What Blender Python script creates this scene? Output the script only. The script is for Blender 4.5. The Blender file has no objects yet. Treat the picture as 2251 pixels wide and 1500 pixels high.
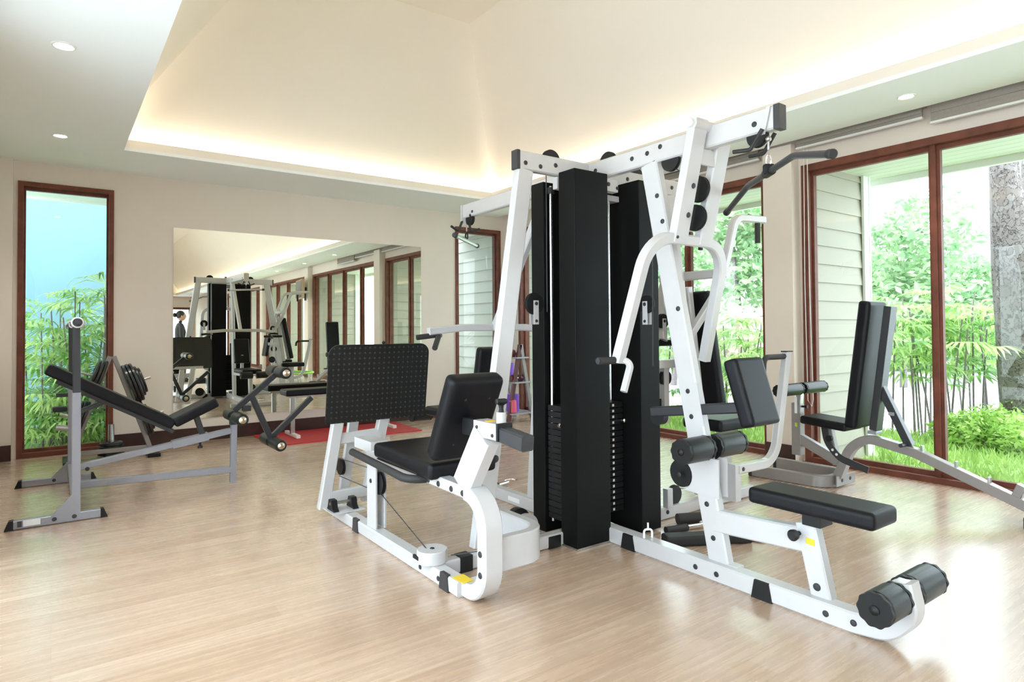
import bpy, bmesh, math, random
from mathutils import Vector, Matrix, Quaternion
random.seed(7)
SC = bpy.context.scene
COL = SC.collection
PI = math.pi
V3 = Vector

# ------------------------------------------------------------------ materials
MATS = {}
def nodes_of(name):
    m = bpy.data.materials.new(name); m.use_nodes = True
    return m, m.node_tree.nodes, m.node_tree.links
def mat(name, col, rough=.5, metal=0, spec=.5, coat=0, noise=0, nscale=30, bump=0, bscale=200, trans=0):
    if name in MATS: return MATS[name]
    m, N, L = nodes_of(name)
    b = N['Principled BSDF']
    b.inputs['Base Color'].default_value = (*col, 1)
    b.inputs['Roughness'].default_value = rough
    b.inputs['Metallic'].default_value = metal
    b.inputs['Specular IOR Level'].default_value = spec
    b.inputs['Coat Weight'].default_value = coat
    b.inputs['Coat Roughness'].default_value = .12
    tc = N.new('ShaderNodeTexCoord')
    if noise:
        n = N.new('ShaderNodeTexNoise'); n.inputs['Scale'].default_value = nscale; n.inputs['Detail'].default_value = 4
        L.new(tc.outputs['Object'], n.inputs['Vector'])
        r = N.new('ShaderNodeValToRGB')
        r.color_ramp.elements[0].position = .3; r.color_ramp.elements[1].position = .7
        r.color_ramp.elements[0].color = (*[c*(1-noise) for c in col], 1)
        r.color_ramp.elements[1].color = (*[min(1, c*(1+noise)) for c in col], 1)
        L.new(n.outputs['Fac'], r.inputs['Fac']); L.new(r.outputs['Color'], b.inputs['Base Color'])
    if bump:
        n2 = N.new('ShaderNodeTexNoise'); n2.inputs['Scale'].default_value = bscale; n2.inputs['Detail'].default_value = 3
        L.new(tc.outputs['Object'], n2.inputs['Vector'])
        bp = N.new('ShaderNodeBump'); bp.inputs['Strength'].default_value = bump; bp.inputs['Distance'].default_value = .002
        L.new(n2.outputs['Fac'], bp.inputs['Height']); L.new(bp.outputs['Normal'], b.inputs['Normal'])
    MATS[name] = m
    return m
def emit(name, col, s):
    m, N, L = nodes_of(name)
    N.remove(N['Principled BSDF'])
    e = N.new('ShaderNodeEmission'); e.inputs['Color'].default_value = (*col, 1); e.inputs['Strength'].default_value = s
    L.new(e.outputs[0], N['Material Output'].inputs['Surface'])
    return m

WHITE = mat('white powder coat', (.545, .535, .545), .28, coat=.25, noise=.02, nscale=12)
BLACK = mat('black plastic', (.010, .010, .011), .45, spec=.3, noise=.1)
RUBBER = mat('black rubber', (.016, .016, .017), .6, bump=.2)
VINYL = mat('black vinyl', (.007, .007, .009), .40, spec=.2, bump=.25, bscale=350)
SHROUD = mat('black powder coat sheet', (.007, .007, .007), .42, spec=.1, noise=.06, nscale=5)
FOAM = mat('black foam roller skin', (.012, .016, .016), .36, spec=.4, bump=.15, bscale=90)
GRIP = mat('black foam grip', (.022, .021, .022), .65, bump=.4, bscale=400)
CHROME = mat('chrome', (.78, .78, .78), .12, metal=1)
STEEL = mat('brushed steel', (.52, .53, .53), .3, metal=1, noise=.08, nscale=60)
GREY = mat('grey metallic paint', (.30, .30, .34), .33, metal=.15, coat=.2, noise=.03)
GREY2 = mat('warm grey paint', (.27, .25, .245), .36, metal=.15, coat=.2, noise=.03)
DKGREY = mat('charcoal paint', (.028, .029, .034), .4, coat=.1)
BOLT = mat('dark bolt head', (.022, .022, .026), .4, noise=.1)
YELLOW = mat('yellow sticker', (.80, .56, .03), .5, noise=.04)
STICKW = mat('white sticker', (.82, .82, .84), .4)
WALL = mat('beige wall paint', (.75, .67, .595), .65, noise=.015, nscale=3)
CEIL = mat('white ceiling paint', (.88, .915, .93), .7, noise=.01, nscale=2)
VAULT = mat('cream vault paint', (.84, .79, .72), .7, noise=.01, nscale=2)
WOODF = mat('red brown window wood', (.155, .050, .031), .5, spec=.3, noise=.25, nscale=9)
DKWOOD = mat('dark brown baseboard', (.040, .014, .011), .35, noise=.25, nscale=8)
REDMAT = mat('red exercise mat', (.50, .030, .035), .6, bump=.3, bscale=150)
BLIND = mat('taupe blind cloth', (.30, .26, .225), .7, noise=.06, nscale=60)
ALU = mat('pale blind rail', (.75, .74, .72), .35)
PURPLE = mat('purple foam', (.22, .08, .62), .6, bump=.2)
MAROON = mat('maroon vinyl', (.10, .018, .025), .4)
SOFFIT = mat('pale green eave boards', (.66, .70, .60), .6)
TRIMW = mat('white trim board', (.80, .81, .78), .5)
SKIN = mat('skin', (.52, .32, .23), .5)
HAIR = mat('black hair', (.012, .009, .008), .45)
JACKET = mat('charcoal jacket', (.035, .034, .038), .8, noise=.1)
TROUS = mat('black trousers', (.016, .016, .018), .8)
GREEN = mat('lime green fabric', (.30, .62, .06), .6)
BLUEW = mat('blue garden wall', (.155, .285, .335), .75, noise=.03, nscale=1.2)
PATH = mat('pale concrete', (.86, .86, .85), .8, noise=.03, nscale=3)
SCREEN = mat('dark tv screen', (.02, .02, .022), .12)
TVBACK = mat('tan tv casing', (.42, .30, .20), .5)
LED = emit('warm cove strip', (1.0, .85, .64), 14)
LAMPM = emit('downlight lamp', (1.0, .97, .90), 14)

def floor_mat():
    m, N, L = nodes_of('light oak planks')
    b = N['Principled BSDF']
    tc = N.new('ShaderNodeTexCoord')
    br = N.new('ShaderNodeTexBrick')
    br.inputs['Scale'].default_value = 1; br.inputs['Brick Width'].default_value = 1.25; br.inputs['Row Height'].default_value = .125
    br.inputs['Mortar Size'].default_value = .0012; br.inputs['Mortar Smooth'].default_value = .2
    br.inputs['Color1'].default_value = (.50, .35, .25, 1); br.inputs['Color2'].default_value = (.58, .43, .325, 1)
    br.inputs['Mortar'].default_value = (.46, .33, .22, 1); br.offset = .37
    L.new(tc.outputs['Object'], br.inputs['Vector'])
    mp = N.new('ShaderNodeMapping'); mp.inputs['Scale'].default_value = (1.1, 26, 1)
    L.new(tc.outputs['Object'], mp.inputs['Vector'])
    n = N.new('ShaderNodeTexNoise'); n.inputs['Scale'].default_value = 1.6; n.inputs['Detail'].default_value = 6; n.inputs['Roughness'].default_value = .6
    L.new(mp.outputs[0], n.inputs['Vector'])
    r = N.new('ShaderNodeValToRGB')
    r.color_ramp.elements[0].position = .35; r.color_ramp.elements[0].color = (.86, .83, .80, 1)
    r.color_ramp.elements[1].position = .65; r.color_ramp.elements[1].color = (1.06, 1.05, 1.04, 1)
    L.new(n.outputs['Fac'], r.inputs['Fac'])
    mx = N.new('ShaderNodeMix'); mx.data_type = 'RGBA'; mx.blend_type = 'MULTIPLY'; mx.inputs['Factor'].default_value = 1
    L.new(br.outputs['Color'], mx.inputs['A']); L.new(r.outputs['Color'], mx.inputs['B'])
    L.new(mx.outputs['Result'], b.inputs['Base Color'])
    b.inputs['Roughness'].default_value = .2
    b.inputs['Specular IOR Level'].default_value = .75; b.inputs['Coat Weight'].default_value = .8; b.inputs['Coat Roughness'].default_value = .23
    rr = N.new('ShaderNodeMapRange'); rr.inputs['To Min'].default_value = .2; rr.inputs['To Max'].default_value = .34
    L.new(n.outputs['Fac'], rr.inputs['Value']); L.new(rr.outputs[0], b.inputs['Roughness'])
    bp = N.new('ShaderNodeBump'); bp.inputs['Strength'].default_value = .05; bp.inputs['Distance'].default_value = .002
    L.new(n.outputs['Fac'], bp.inputs['Height']); L.new(bp.outputs[0], b.inputs['Normal'])
    return m
FLOORM = floor_mat()

def glass_mat():
    m, N, L = nodes_of('clear window glass')
    N.remove(N['Principled BSDF'])
    t = N.new('ShaderNodeBsdfTransparent'); t.inputs[0].default_value = (.95, .975, .96, 1)
    g = N.new('ShaderNodeBsdfGlossy'); g.inputs['Roughness'].default_value = .0
    ge = N.new('ShaderNodeNewGeometry'); dt = N.new('ShaderNodeVectorMath'); dt.operation = 'DOT_PRODUCT'
    L.new(ge.outputs['Normal'], dt.inputs[0]); L.new(ge.outputs['Incoming'], dt.inputs[1])
    def mth(op, a, b=None, c=None):
        q = N.new('ShaderNodeMath'); q.operation = op
        for i, v in enumerate((a, b, c)):
            if v is None: continue
            if isinstance(v, (int, float)): q.inputs[i].default_value = v
            else: L.new(v, q.inputs[i])
        return q.outputs[0]
    c_ = mth('ABSOLUTE', dt.outputs['Value'])
    fr = mth('MULTIPLY_ADD', mth('POWER', mth('SUBTRACT', 1, c_), 5), .9, .025)
    mx = N.new('ShaderNodeMixShader')
    L.new(fr, mx.inputs[0]); L.new(t.outputs[0], mx.inputs[1]); L.new(g.outputs[0], mx.inputs[2])
    L.new(mx.outputs[0], N['Material Output'].inputs['Surface'])
    return m
GLASS = glass_mat()
def mirror_mat():
    m, N, L = nodes_of('mirror silvering')
    N.remove(N['Principled BSDF'])
    g = N.new('ShaderNodeBsdfGlossy'); g.inputs['Roughness'].default_value = 0; g.inputs['Color'].default_value = (.84, .86, .78, 1)
    L.new(g.outputs[0], N['Material Output'].inputs['Surface'])
    return m
MIRROR = mirror_mat()
def siding_mat():
    m, N, L = nodes_of('cream lap siding')
    b = N['Principled BSDF']; b.inputs['Base Color'].default_value = (.43, .395, .335, 1); b.inputs['Roughness'].default_value = .6
    return m
SIDING = siding_mat()
def plate_mat():
    m, N, L = nodes_of('studded black foot plate')
    b = N['Principled BSDF']; b.inputs['Roughness'].default_value = .38
    tc = N.new('ShaderNodeTexCoord')
    mp = N.new('ShaderNodeVectorMath'); mp.operation = 'MULTIPLY'; mp.inputs[1].default_value = (29, 0, 29)
    L.new(tc.outputs['Object'], mp.inputs[0])
    fr = N.new('ShaderNodeVectorMath'); fr.operation = 'FRACTION'; L.new(mp.outputs[0], fr.inputs[0])
    sb = N.new('ShaderNodeVectorMath'); sb.operation = 'SUBTRACT'; sb.inputs[1].default_value = (.5, 0, .5); L.new(fr.outputs[0], sb.inputs[0])
    ln = N.new('ShaderNodeVectorMath'); ln.operation = 'LENGTH'; L.new(sb.outputs[0], ln.inputs[0])
    r = N.new('ShaderNodeMapRange'); r.inputs['From Min'].default_value = .10; r.inputs['From Max'].default_value = .2
    r.inputs['To Min'].default_value = 1; r.inputs['To Max'].default_value = 0
    L.new(ln.outputs['Value'], r.inputs['Value'])
    mx = N.new('ShaderNodeMix'); mx.data_type = 'RGBA'; mx.inputs['A'].default_value = (.010, .010, .010, 1); mx.inputs['B'].default_value = (.024, .024, .024, 1)  # stud dots a lighter colour, standing in for their highlights
    L.new(r.outputs[0], mx.inputs['Factor']); L.new(mx.outputs['Result'], b.inputs['Base Color'])
    bp = N.new('ShaderNodeBump'); bp.inputs['Strength'].default_value = .5; bp.inputs['Distance'].default_value = .003
    L.new(r.outputs[0], bp.inputs['Height']); L.new(bp.outputs[0], b.inputs['Normal'])
    return m
FOOTPL = plate_mat()
def leaf_mat(name, c1, c2, trans=.35):
    m, N, L = nodes_of(name)
    b = N['Principled BSDF']; b.inputs['Roughness'].default_value = .5
    oi = N.new('ShaderNodeTexCoord'); n = N.new('ShaderNodeTexNoise'); n.inputs['Scale'].default_value = 3.5
    L.new(oi.outputs['Object'], n.inputs['Vector'])
    r = N.new('ShaderNodeValToRGB'); r.color_ramp.elements[0].position = .38; r.color_ramp.elements[1].position = .62
    r.color_ramp.elements[0].color = (*c1, 1); r.color_ramp.elements[1].color = (*c2, 1)
    L.new(n.outputs['Fac'], r.inputs['Fac']); L.new(r.outputs['Color'], b.inputs['Base Color'])
    t = N.new('ShaderNodeBsdfTranslucent'); L.new(r.outputs['Color'], t.inputs['Color'])
    mx = N.new('ShaderNodeMixShader'); mx.inputs[0].default_value = trans
    L.new(b.outputs[0], mx.inputs[1]); L.new(t.outputs[0], mx.inputs[2]); L.new(mx.outputs[0], N['Material Output'].inputs['Surface'])
    return m
LEAF_PALM = leaf_mat('palm leaf', (.13, .32, .06), (.58, .74, .28), .5)
LEAF_TREE = leaf_mat('blue green tree leaf', (.20, .36, .18), (.50, .64, .38), .45)
LEAF_BUSH = leaf_mat('bright bush leaf', (.36, .58, .12), (.58, .76, .26))
LEAF_PINK = leaf_mat('pale blossom leaf', (.62, .58, .48), (.78, .66, .62))
GRASS = leaf_mat('lawn grass', (.34, .52, .14), (.52, .68, .24), .2)
STEM = mat('grey brown stem', (.20, .16, .17), .7, noise=.2)
def bark_mat():
    m, N, L = nodes_of('plated pine bark')
    b = N['Principled BSDF']; b.inputs['Roughness'].default_value = .85
    tc = N.new('ShaderNodeTexCoord'); mp = N.new('ShaderNodeMapping'); mp.inputs['Scale'].default_value = (1, 1, .45)
    L.new(tc.outputs['Object'], mp.inputs['Vector'])
    nz = N.new('ShaderNodeTexNoise'); nz.inputs['Scale'].default_value = 9; nz.inputs['Detail'].default_value = 5
    L.new(tc.outputs['Object'], nz.inputs['Vector'])
    ad = N.new('ShaderNodeMix'); ad.data_type = 'RGBA'; ad.blend_type = 'LINEAR_LIGHT'; ad.inputs['Factor'].default_value = .22
    L.new(mp.outputs[0], ad.inputs['A']); L.new(nz.outputs['Color'], ad.inputs['B'])
    v = N.new('ShaderNodeTexVoronoi'); v.feature = 'DISTANCE_TO_EDGE'; v.inputs['Scale'].default_value = 9
    L.new(ad.outputs['Result'], v.inputs['Vector'])
    v2 = N.new('ShaderNodeTexVoronoi'); v2.inputs['Scale'].default_value = 9; L.new(ad.outputs['Result'], v2.inputs['Vector'])
    r = N.new('ShaderNodeValToRGB'); r.color_ramp.elements[0].position = .0; r.color_ramp.elements[0].color = (.16, .13, .13, 1)
    r.color_ramp.elements[1].position = .045; r.color_ramp.elements[1].color = (1, 1, 1, 1)
    L.new(v.outputs['Distance'], r.inputs['Fac'])
    r2 = N.new('ShaderNodeValToRGB'); r2.color_ramp.elements[0].color = (.15, .115, .105, 1); r2.color_ramp.elements[1].color = (.25, .225, .225, 1)
    L.new(v2.outputs['Color'], r2.inputs['Fac'])
    mx = N.new('ShaderNodeMix'); mx.data_type = 'RGBA'; mx.blend_type = 'MULTIPLY'; mx.inputs['Factor'].default_value = 1
    L.new(r2.outputs['Color'], mx.inputs['A']); L.new(r.outputs['Color'], mx.inputs['B']); L.new(mx.outputs['Result'], b.inputs['Base Color'])
    bp = N.new('ShaderNodeBump'); bp.inputs['Strength'].default_value = .7; bp.inputs['Distance'].default_value = .02
    L.new(r.outputs['Color'], bp.inputs['Height']); L.new(bp.outputs[0], b.inputs['Normal'])
    return m
BARK = bark_mat()

# ------------------------------------------------------------------ mesh builder
def nrm(v): v = V3(v); return v / (v.length or 1)
def perp(d):
    d = nrm(d); a = V3((0, 0, 1)) if abs(d.z) < .9 else V3((1, 0, 0))
    u = nrm(d.cross(a)); return u, nrm(d.cross(u))
def fillet(path, r, n=6):
    """round the inner corners of a polyline; r is a number or one per inner corner"""
    P = [V3(p) for p in path]; out = [P[0]]
    for i in range(1, len(P) - 1):
        rr = r[i - 1] if isinstance(r, (list, tuple)) else r
        a, b, c = P[i - 1], P[i], P[i + 1]
        u, v = nrm(a - b), nrm(c - b); ang = u.angle(v)
        if rr <= 0 or ang > PI - .02: out.append(b); continue
        t = min(rr / math.tan(ang / 2), .49 * (a - b).length if i > 1 else .98 * (a - b).length, .49 * (c - b).length if i < len(P) - 2 else .98 * (c - b).length)
        R = t * math.tan(ang / 2)
        cen = b + nrm(u + v) * (R / math.sin(ang / 2))
        s, e = b + u * t - cen, b + v * t - cen
        for k in range(n + 1):
            w = k / n; th = s.angle(e); 
            q = (s * math.sin((1 - w) * th) + e * math.sin(w * th)) / math.sin(th)
            out.append(cen + q)
    out.append(P[-1]); return out

class B:
    def __init__(s): s.v = []; s.f = []
    def add(s, vs, fs):
        o = len(s.v); s.v += [tuple(x) for x in vs]; s.f += [[i + o for i in f] for f in fs]; return s
    def sweep(s, rings, closed=False, cap=True):
        n = len(rings[0]); vs = [p for r in rings for p in r]; fs = []
        m = len(rings)
        for i in range(m if closed else m - 1):
            for k in range(n):
                a, b = i * n + k, i * n + (k + 1) % n; c, d = ((i + 1) % m) * n + (k + 1) % n, ((i + 1) % m) * n + k
                fs.append([a, b, c, d])
        if cap and not closed: fs.append(list(range(n))[::-1]); fs.append([(m - 1) * n + k for k in range(n)])
        return s.add(vs, fs)
    def tube(s, path, w, h, n, ch=.006):
        """rectangular tube; w runs along the constant side direction n, h across it"""
        P = [V3(p) for p in path]; n = nrm(n); ch = min(ch, w * .4, h * .4); rings = []
        for i, p in enumerate(P):
            t0 = nrm(P[i] - P[i - 1]) if i else None; t1 = nrm(P[i + 1] - P[i]) if i < len(P) - 1 else None
            t = nrm((t0 or t1) + (t1 or t0)); m = nrm(n.cross(t))
            k = 1 / max(.3, t.dot(t0 or t1))
            a, b = w / 2, h / 2
            prof = [(-a + ch, -b), (a - ch, -b), (a, -b + ch), (a, b - ch), (a - ch, b), (-a + ch, b), (-a, b - ch), (-a, -b + ch)]
            rings.append([p + n * x + m * (y * k) for x, y in prof])
        return s.sweep(rings)
    def rod(s, path, r, seg=14):
        P = [V3(p) for p in path]; u = None; rings = []
        for i, p in enumerate(P):
            t = nrm((P[min(i + 1, len(P) - 1)] - P[max(i - 1, 0)]))
            if u is None: u, _ = perp(t)
            u = nrm(u - t * u.dot(t)); w = t.cross(u)
            rr = r[i] if isinstance(r, (list, tuple)) else r
            rings.append([p + u * (rr * math.cos(2 * PI * k / seg)) + w * (rr * math.sin(2 * PI * k / seg)) for k in range(seg)])
        return s.sweep(rings)
    def cyl(s, a, b, r, seg=20, r2=None): return s.rod([a, b], [r, r2 if r2 is not None else r], seg)
    def lathe(s, a, d, prof, seg=28):
        """prof: list of (distance along d, radius)"""
        d = nrm(d); return s.rod_rings([(V3(a) + d * z, r) for z, r in prof], d, seg)
    def rod_rings(s, pr, d, seg):
        u, w = perp(d)
        rings = [[p + u * (r * math.cos(2 * PI * k / seg)) + w * (r * math.sin(2 * PI * k / seg)) for k in range(seg)] for p, r in pr]
        return s.sweep(rings)
    def box(s, c, d, bev=0, R=None, seg=2):
        bm = bmesh.new(); bmesh.ops.create_cube(bm, size=1)
        bmesh.ops.scale(bm, vec=d, verts=bm.verts)
        if bev: bmesh.ops.bevel(bm, geom=list(bm.edges), offset=bev, segments=seg, affect='EDGES', profile=.5)
        M = Matrix.Translation(c) @ (R.to_4x4() if R is not None else Matrix())
        vs = [M @ v.co for v in bm.verts]; bm.verts.index_update()
        fs = [[v.index for v in f.verts] for f in bm.faces]; bm.free()
        return s.add(vs, fs)
    def pad(s, c, d, bev=.02, R=None, puff=.0, seg=4, taper=None):
        """upholstered pad: rounded box whose broad faces swell a little; taper(x,y,z)->(x,y,z)"""
        bm = bmesh.new(); bmesh.ops.create_cube(bm, size=1)
        bmesh.ops.scale(bm, vec=d, verts=bm.verts)
        bmesh.ops.bevel(bm, geom=list(bm.edges), offset=bev, segments=seg, affect='EDGES', profile=.6)
        M = Matrix.Translation(c) @ (R.to_4x4() if R is not None else Matrix())
        vs = []
        for v in bm.verts:
            x, y, z = v.co
            k = 1 + puff * (1 - (2 * x / d[0]) ** 2) * (1 - (2 * y / d[1]) ** 2)
            p = V3((x, y, z * k))
            if taper: p = V3(taper(*p))
            vs.append(M @ p)
        bm.verts.index_update(); fs = [[v.index for v in f.verts] for f in bm.faces]; bm.free()
        return s.add(vs, fs)
    def prism(s, poly, ext):
        n = len(poly); e = V3(ext); vs = [V3(p) for p in poly] + [V3(p) + e for p in poly]
        fs = [list(range(n))[::-1], [n + i for i in range(n)]] + [[i, (i + 1) % n, n + (i + 1) % n, n + i] for i in range(n)]
        return s.add(vs, fs)
    def ball(s, c, r, seg=16, rings=10, R=None):
        r = r if isinstance(r, (list, tuple)) else (r, r, r)
        vs = []; fs = []
        for i in range(rings + 1):
            th = PI * i / rings
            for k in range(seg):
                p = V3((r[0] * math.sin(th) * math.cos(2 * PI * k / seg), r[1] * math.sin(th) * math.sin(2 * PI * k / seg), r[2] * math.cos(th)))
                vs.append(V3(c) + ((R @ p) if R is not None else p))
        for i in range(rings):
            for k in range(seg): fs.append([i * seg + k, (i + 1) * seg + k, (i + 1) * seg + (k + 1) % seg, i * seg + (k + 1) % seg])
        return s.add(vs, fs)

ORG = {}
def finish(me, smooth=True, ang=35):
    bm = bmesh.new(); bm.from_mesh(me)
    bmesh.ops.remove_doubles(bm, verts=bm.verts, dist=1e-6)
    bmesh.ops.dissolve_degenerate(bm, edges=bm.edges, dist=1e-6)
    bmesh.ops.recalc_face_normals(bm, faces=bm.faces)
    bm.to_mesh(me); bm.free()
    if smooth:
        me.polygons.foreach_set('use_smooth', [True] * len(me.polygons))
        try: me.set_sharp_from_angle(angle=math.radians(ang))
        except Exception: pass
def obj(name, b, m, parent=None, smooth=True, ang=35, clean=True):
    """one mesh object; vertices are given in world space and stored relative to the thing's origin"""
    root = parent
    while root is not None and root.parent is not None: root = root.parent
    org = ORG.get(root.name, V3()) if root is not None else V3()
    me = bpy.data.meshes.new(name)
    me.from_pydata([tuple(V3(v) - org) for v in b.v], [], b.f)
    if clean: finish(me, smooth, ang)
    me.materials.append(m)
    o = bpy.data.objects.new(name, me); COL.objects.link(o)
    if clean and smooth:
        wn = o.modifiers.new('weighted normals', 'WEIGHTED_NORMAL'); wn.keep_sharp = True; wn.weight = 100
    if parent is not None: o.parent = parent
    return o
def tag(o, label=None, cat=None, group=None, kind=None):
    if label: o['label'] = label
    if cat: o['category'] = cat
    if group: o['group'] = group
    if kind: o['kind'] = kind
    return o
def thing(name, label, cat, loc=(0, 0, 0), group=None):
    o = bpy.data.objects.new(name, None); COL.objects.link(o); o.location = loc; o.empty_display_size = .1
    ORG[o.name] = V3(loc)
    return tag(o, label, cat, group)
def struct(name, b, m, smooth=False, parent=None):
    o = obj(name, b, m, parent, smooth)
    if parent is None: o['kind'] = 'structure'
    return o
def one(name, b, m, label, cat, group=None, **k):
    return tag(obj(name, b, m, **k), label, cat, group)
_bolt = {}
def bolt(parent, p, d, r=.012):
    """a bolt head sitting on a frame part (shared mesh)"""
    if r not in _bolt:
        b = B(); b.lathe((0, 0, 0), (0, 0, 1), [(-.002, r * 1.0), (.002, r * 1.0), (.0045, r * .85), (.0055, r * .45)], 12)
        me = bpy.data.meshes.new('bolt'); me.from_pydata(b.v, [], b.f); finish(me); me.materials.append(BOLT); _bolt[r] = me
    root = parent
    while root.parent is not None: root = root.parent
    o = bpy.data.objects.new('bolt', _bolt[r]); COL.objects.link(o); o.parent = parent
    o.location = V3(p) - ORG[root.name]
    o.rotation_mode = 'QUATERNION'; o.rotation_quaternion = V3((0, 0, 1)).rotation_difference(nrm(d))
    return o
def pulley(parent, c, ax, r, w=.024, name='pulley_wheel'):
    ax = nrm(ax); c = V3(c); b = B()
    b.lathe(c - ax * w / 2, ax, [(0, r * .3), (0, r * .97), (w * .12, r), (w * .25, r), (w * .42, r * .88), (w * .58, r * .88), (w * .75, r), (w * .88, r), (w, r * .97), (w, r * .3)], 32)
    return obj(name, b, BLACK, parent)
def roller(parent, a, b_, r, endcap=None, name='foam_roller', capm=None):
    a, b_ = V3(a), V3(b_); d = nrm(b_ - a); Ln = (b_ - a).length
    s = B(); s.lathe(a, d, [(0, r * .45), (0, r * .82), (.004, r * .93), (.012, r), (Ln - .012, r), (Ln - .004, r * .93), (Ln, r * .82), (Ln, r * .45)], 32)
    o = obj(name, s, FOAM, parent)
    for q, dd in ((a, -d), (b_, d)):
        if capm is None:
            u_, w_ = perp(d); ps = [q - dd * .004 + (u_ * math.cos(t * PI / 40) + w_ * math.sin(t * PI / 40)) * (r * (.985 + .035 * math.cos(t * PI / 40 * 10))) for t in range(80)]
            e = B(); e.prism(ps, dd * .014); obj('end_disc', e, BLACK, o)
        e = B(); e.lathe(q - dd * .002, dd, [(0, r * .62), (.006, r * .6), (.014, r * .3), (.016, .001)] if capm else [(0, r * .3), (.016, r * .28), (.022, r * .15), (.023, .001)], 20)
        obj('roller_cap', e, capm or BLACK, o)
    return o
X, Y, Z = V3((1, 0, 0)), V3((0, 1, 0)), V3((0, 0, 1))
def rotx(a): return Matrix.Rotation(a, 3, 'X')
def roty(a): return Matrix.Rotation(a, 3, 'Y')
def rotz(a): return Matrix.Rotation(a, 3, 'Z')
# ------------------------------------------------------------------ the room
XL, XR, YA, YF = -.45, 5.475, 7.66, -18.0
ZC, ZP = 2.85, 2.95
def bx(b, x0, x1, y0, y1, z0, z1, bev=0): return b.box(((x0 + x1) / 2, (y0 + y1) / 2, (z0 + z1) / 2), (x1 - x0, y1 - y0, z1 - z0), bev)
b = B(); bx(b, XL - .15, XR + .15, YF - .15, YA + .15, -.12, 0); struct('floor', b, FLOORM)
WZ = 2.66
# mirror wall with its two openings
b = B()
for x0, x1 in ((XL - .15, -.28), (.50, 4.58), (5.35, XR + .15)): bx(b, x0, x1, YA, YA + .15, 0, ZP + .1)
for x0, x1 in ((-.28, .50), (4.58, 5.35)): bx(b, x0, x1, YA, YA + .15, WZ, ZP + .1)
struct('wall_back', b, WALL)
b = B(); bx(b, XL, -.315, YA - .085, YA, 0, ZC); struct('trim_1', b, WALL)
WB = [(3.40, 7.36, [4.38, 5.37, 6.36]), (-1.05, 3.06, [2.02, .98, -.03]), (-5.5, -1.40, [-2.4, -3.4, -4.45]), (-9.9, -5.85, [-6.8, -7.9, -8.9]), (-14.3, -10.2, [-11.2, -12.2, -13.2])]
b = B(); top = YA
edges = [YA]
for y0, y1, _ in WB: edges += [y1, y0]
edges.append(YF)
for i in range(0, len(edges), 2): bx(b, XR, XR + .15, edges[i + 1], edges[i], 0, ZP + .1)
for y0, y1, _ in WB: bx(b, XR, XR + .15, y0, y1, WZ, ZP + .1)
struct('wall_right', b, WALL)
for i, (a, c) in enumerate(((3.09, 3.37), (-1.36, -1.09), (-5.81, -5.54), (-10.16, -9.9))):
    b = B(); bx(b, 5.35, XR, a, c, 0, ZC); struct('trim_%d' % (i + 2), b, WALL)
b = B(); bx(b, XL - .15, XL, YF, -7.0, 0, ZP + .1); bx(b, XL - .15, XL, 4.3, YA, 0, ZP + .1); bx(b, XL - .15, XL, -7.0, 4.3, WZ, ZP + .1); struct('wall_left', b, WALL)
b = B(); bx(b, XL, 3.5, YF - .15, YF, 0, ZP + .1); bx(b, 3.5, 5.3, YF - .15, YF, 2.35, ZP + .1); bx(b, 5.3, XR, YF - .15, YF, 0, ZP + .1)
struct('wall_front', b, WALL)
b = B(); bx(b, .50, 4.58, YA - .016, YA, 0, .148, .002); bx(b, XL, -.315, YA - .10, YA - .085, 0, .148, .002); struct('baseboard_back', b, DKWOOD)
b = B()
for a, c in ((3.09, 3.37), (-1.36, -1.09), (-5.81, -5.54)): bx(b, 5.335, 5.35, a, c, 0, .148)
struct('baseboard_right', b, DKWOOD)
b = B(); bx(b, XL, XL + .016, 4.3, YA - .1, 0, .148); struct('baseboard_left', b, DKWOOD)

def window(n, axis, a0, a1, plane, out, mull, fw=.06, sw=.045, z1=WZ, doorlike=False):
    """axis 'y': the window runs along y in the plane x=plane; axis 'x' the other way; frame, sash, panes"""
    def P(b, u0, u1, d0, d1, z0, z1_, bev=0):
        lo, hi = sorted((plane + out * d0, plane + out * d1))
        if axis == 'y': bx(b, lo, hi, u0, u1, z0, z1_, bev)
        else: bx(b, u0, u1, lo, hi, z0, z1_, bev)
    f = B()
    P(f, a0, a0 + fw, -.018, .14, 0, z1); P(f, a1 - fw, a1, -.018, .14, 0, z1)
    P(f, a0 + fw, a1 - fw, -.018, .14, z1 - fw, z1); P(f, a0 + fw, a1 - fw, -.018, .14, 0, .045)
    root = tag(obj('window_%d' % n, f, WOODF, None, smooth=False), kind='structure')
    ms = sorted(mull); xs = [a0 + fw] + ms + [a1 - fw]
    for m in ms:
        q = B(); P(q, m - .018, m + .018, .02, .12, .045, z1 - fw); obj('mullion', q, WOODF, root, smooth=False)
    for u0, u1 in zip(xs[:-1], xs[1:]):
        u0 += .018 if u0 in ms else 0; u1 -= .018 if u1 in ms else 0
        q = B()
        P(q, u0, u0 + sw * .6, .05, .095, .045, z1 - fw); P(q, u1 - sw * .6, u1, .05, .095, .045, z1 - fw)
        P(q, u0 + sw * .6, u1 - sw * .6, .05, .095, z1 - fw - sw, z1 - fw); P(q, u0 + sw * .6, u1 - sw * .6, .05, .095, .045, .045 + sw)
        s_ = obj('sash', q, WOODF, root, smooth=False)
        g = B(); P(g, u0 + sw * .6, u1 - sw * .6, .072, .074, .045 + sw, z1 - fw - sw, 0)
        obj('pane', g, GLASS, s_, smooth=False)
    return root
window(1, 'x', -.28, .50, YA, 1, [], fw=.042, sw=.03)
window(2, 'x', 4.58, 5.35, YA, 1, [], fw=.045, sw=.03)
for i, (y0, y1, m) in enumerate(WB): window(3 + i, 'y', y0, y1, XR, 1, m, fw=.058, sw=.036)
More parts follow.
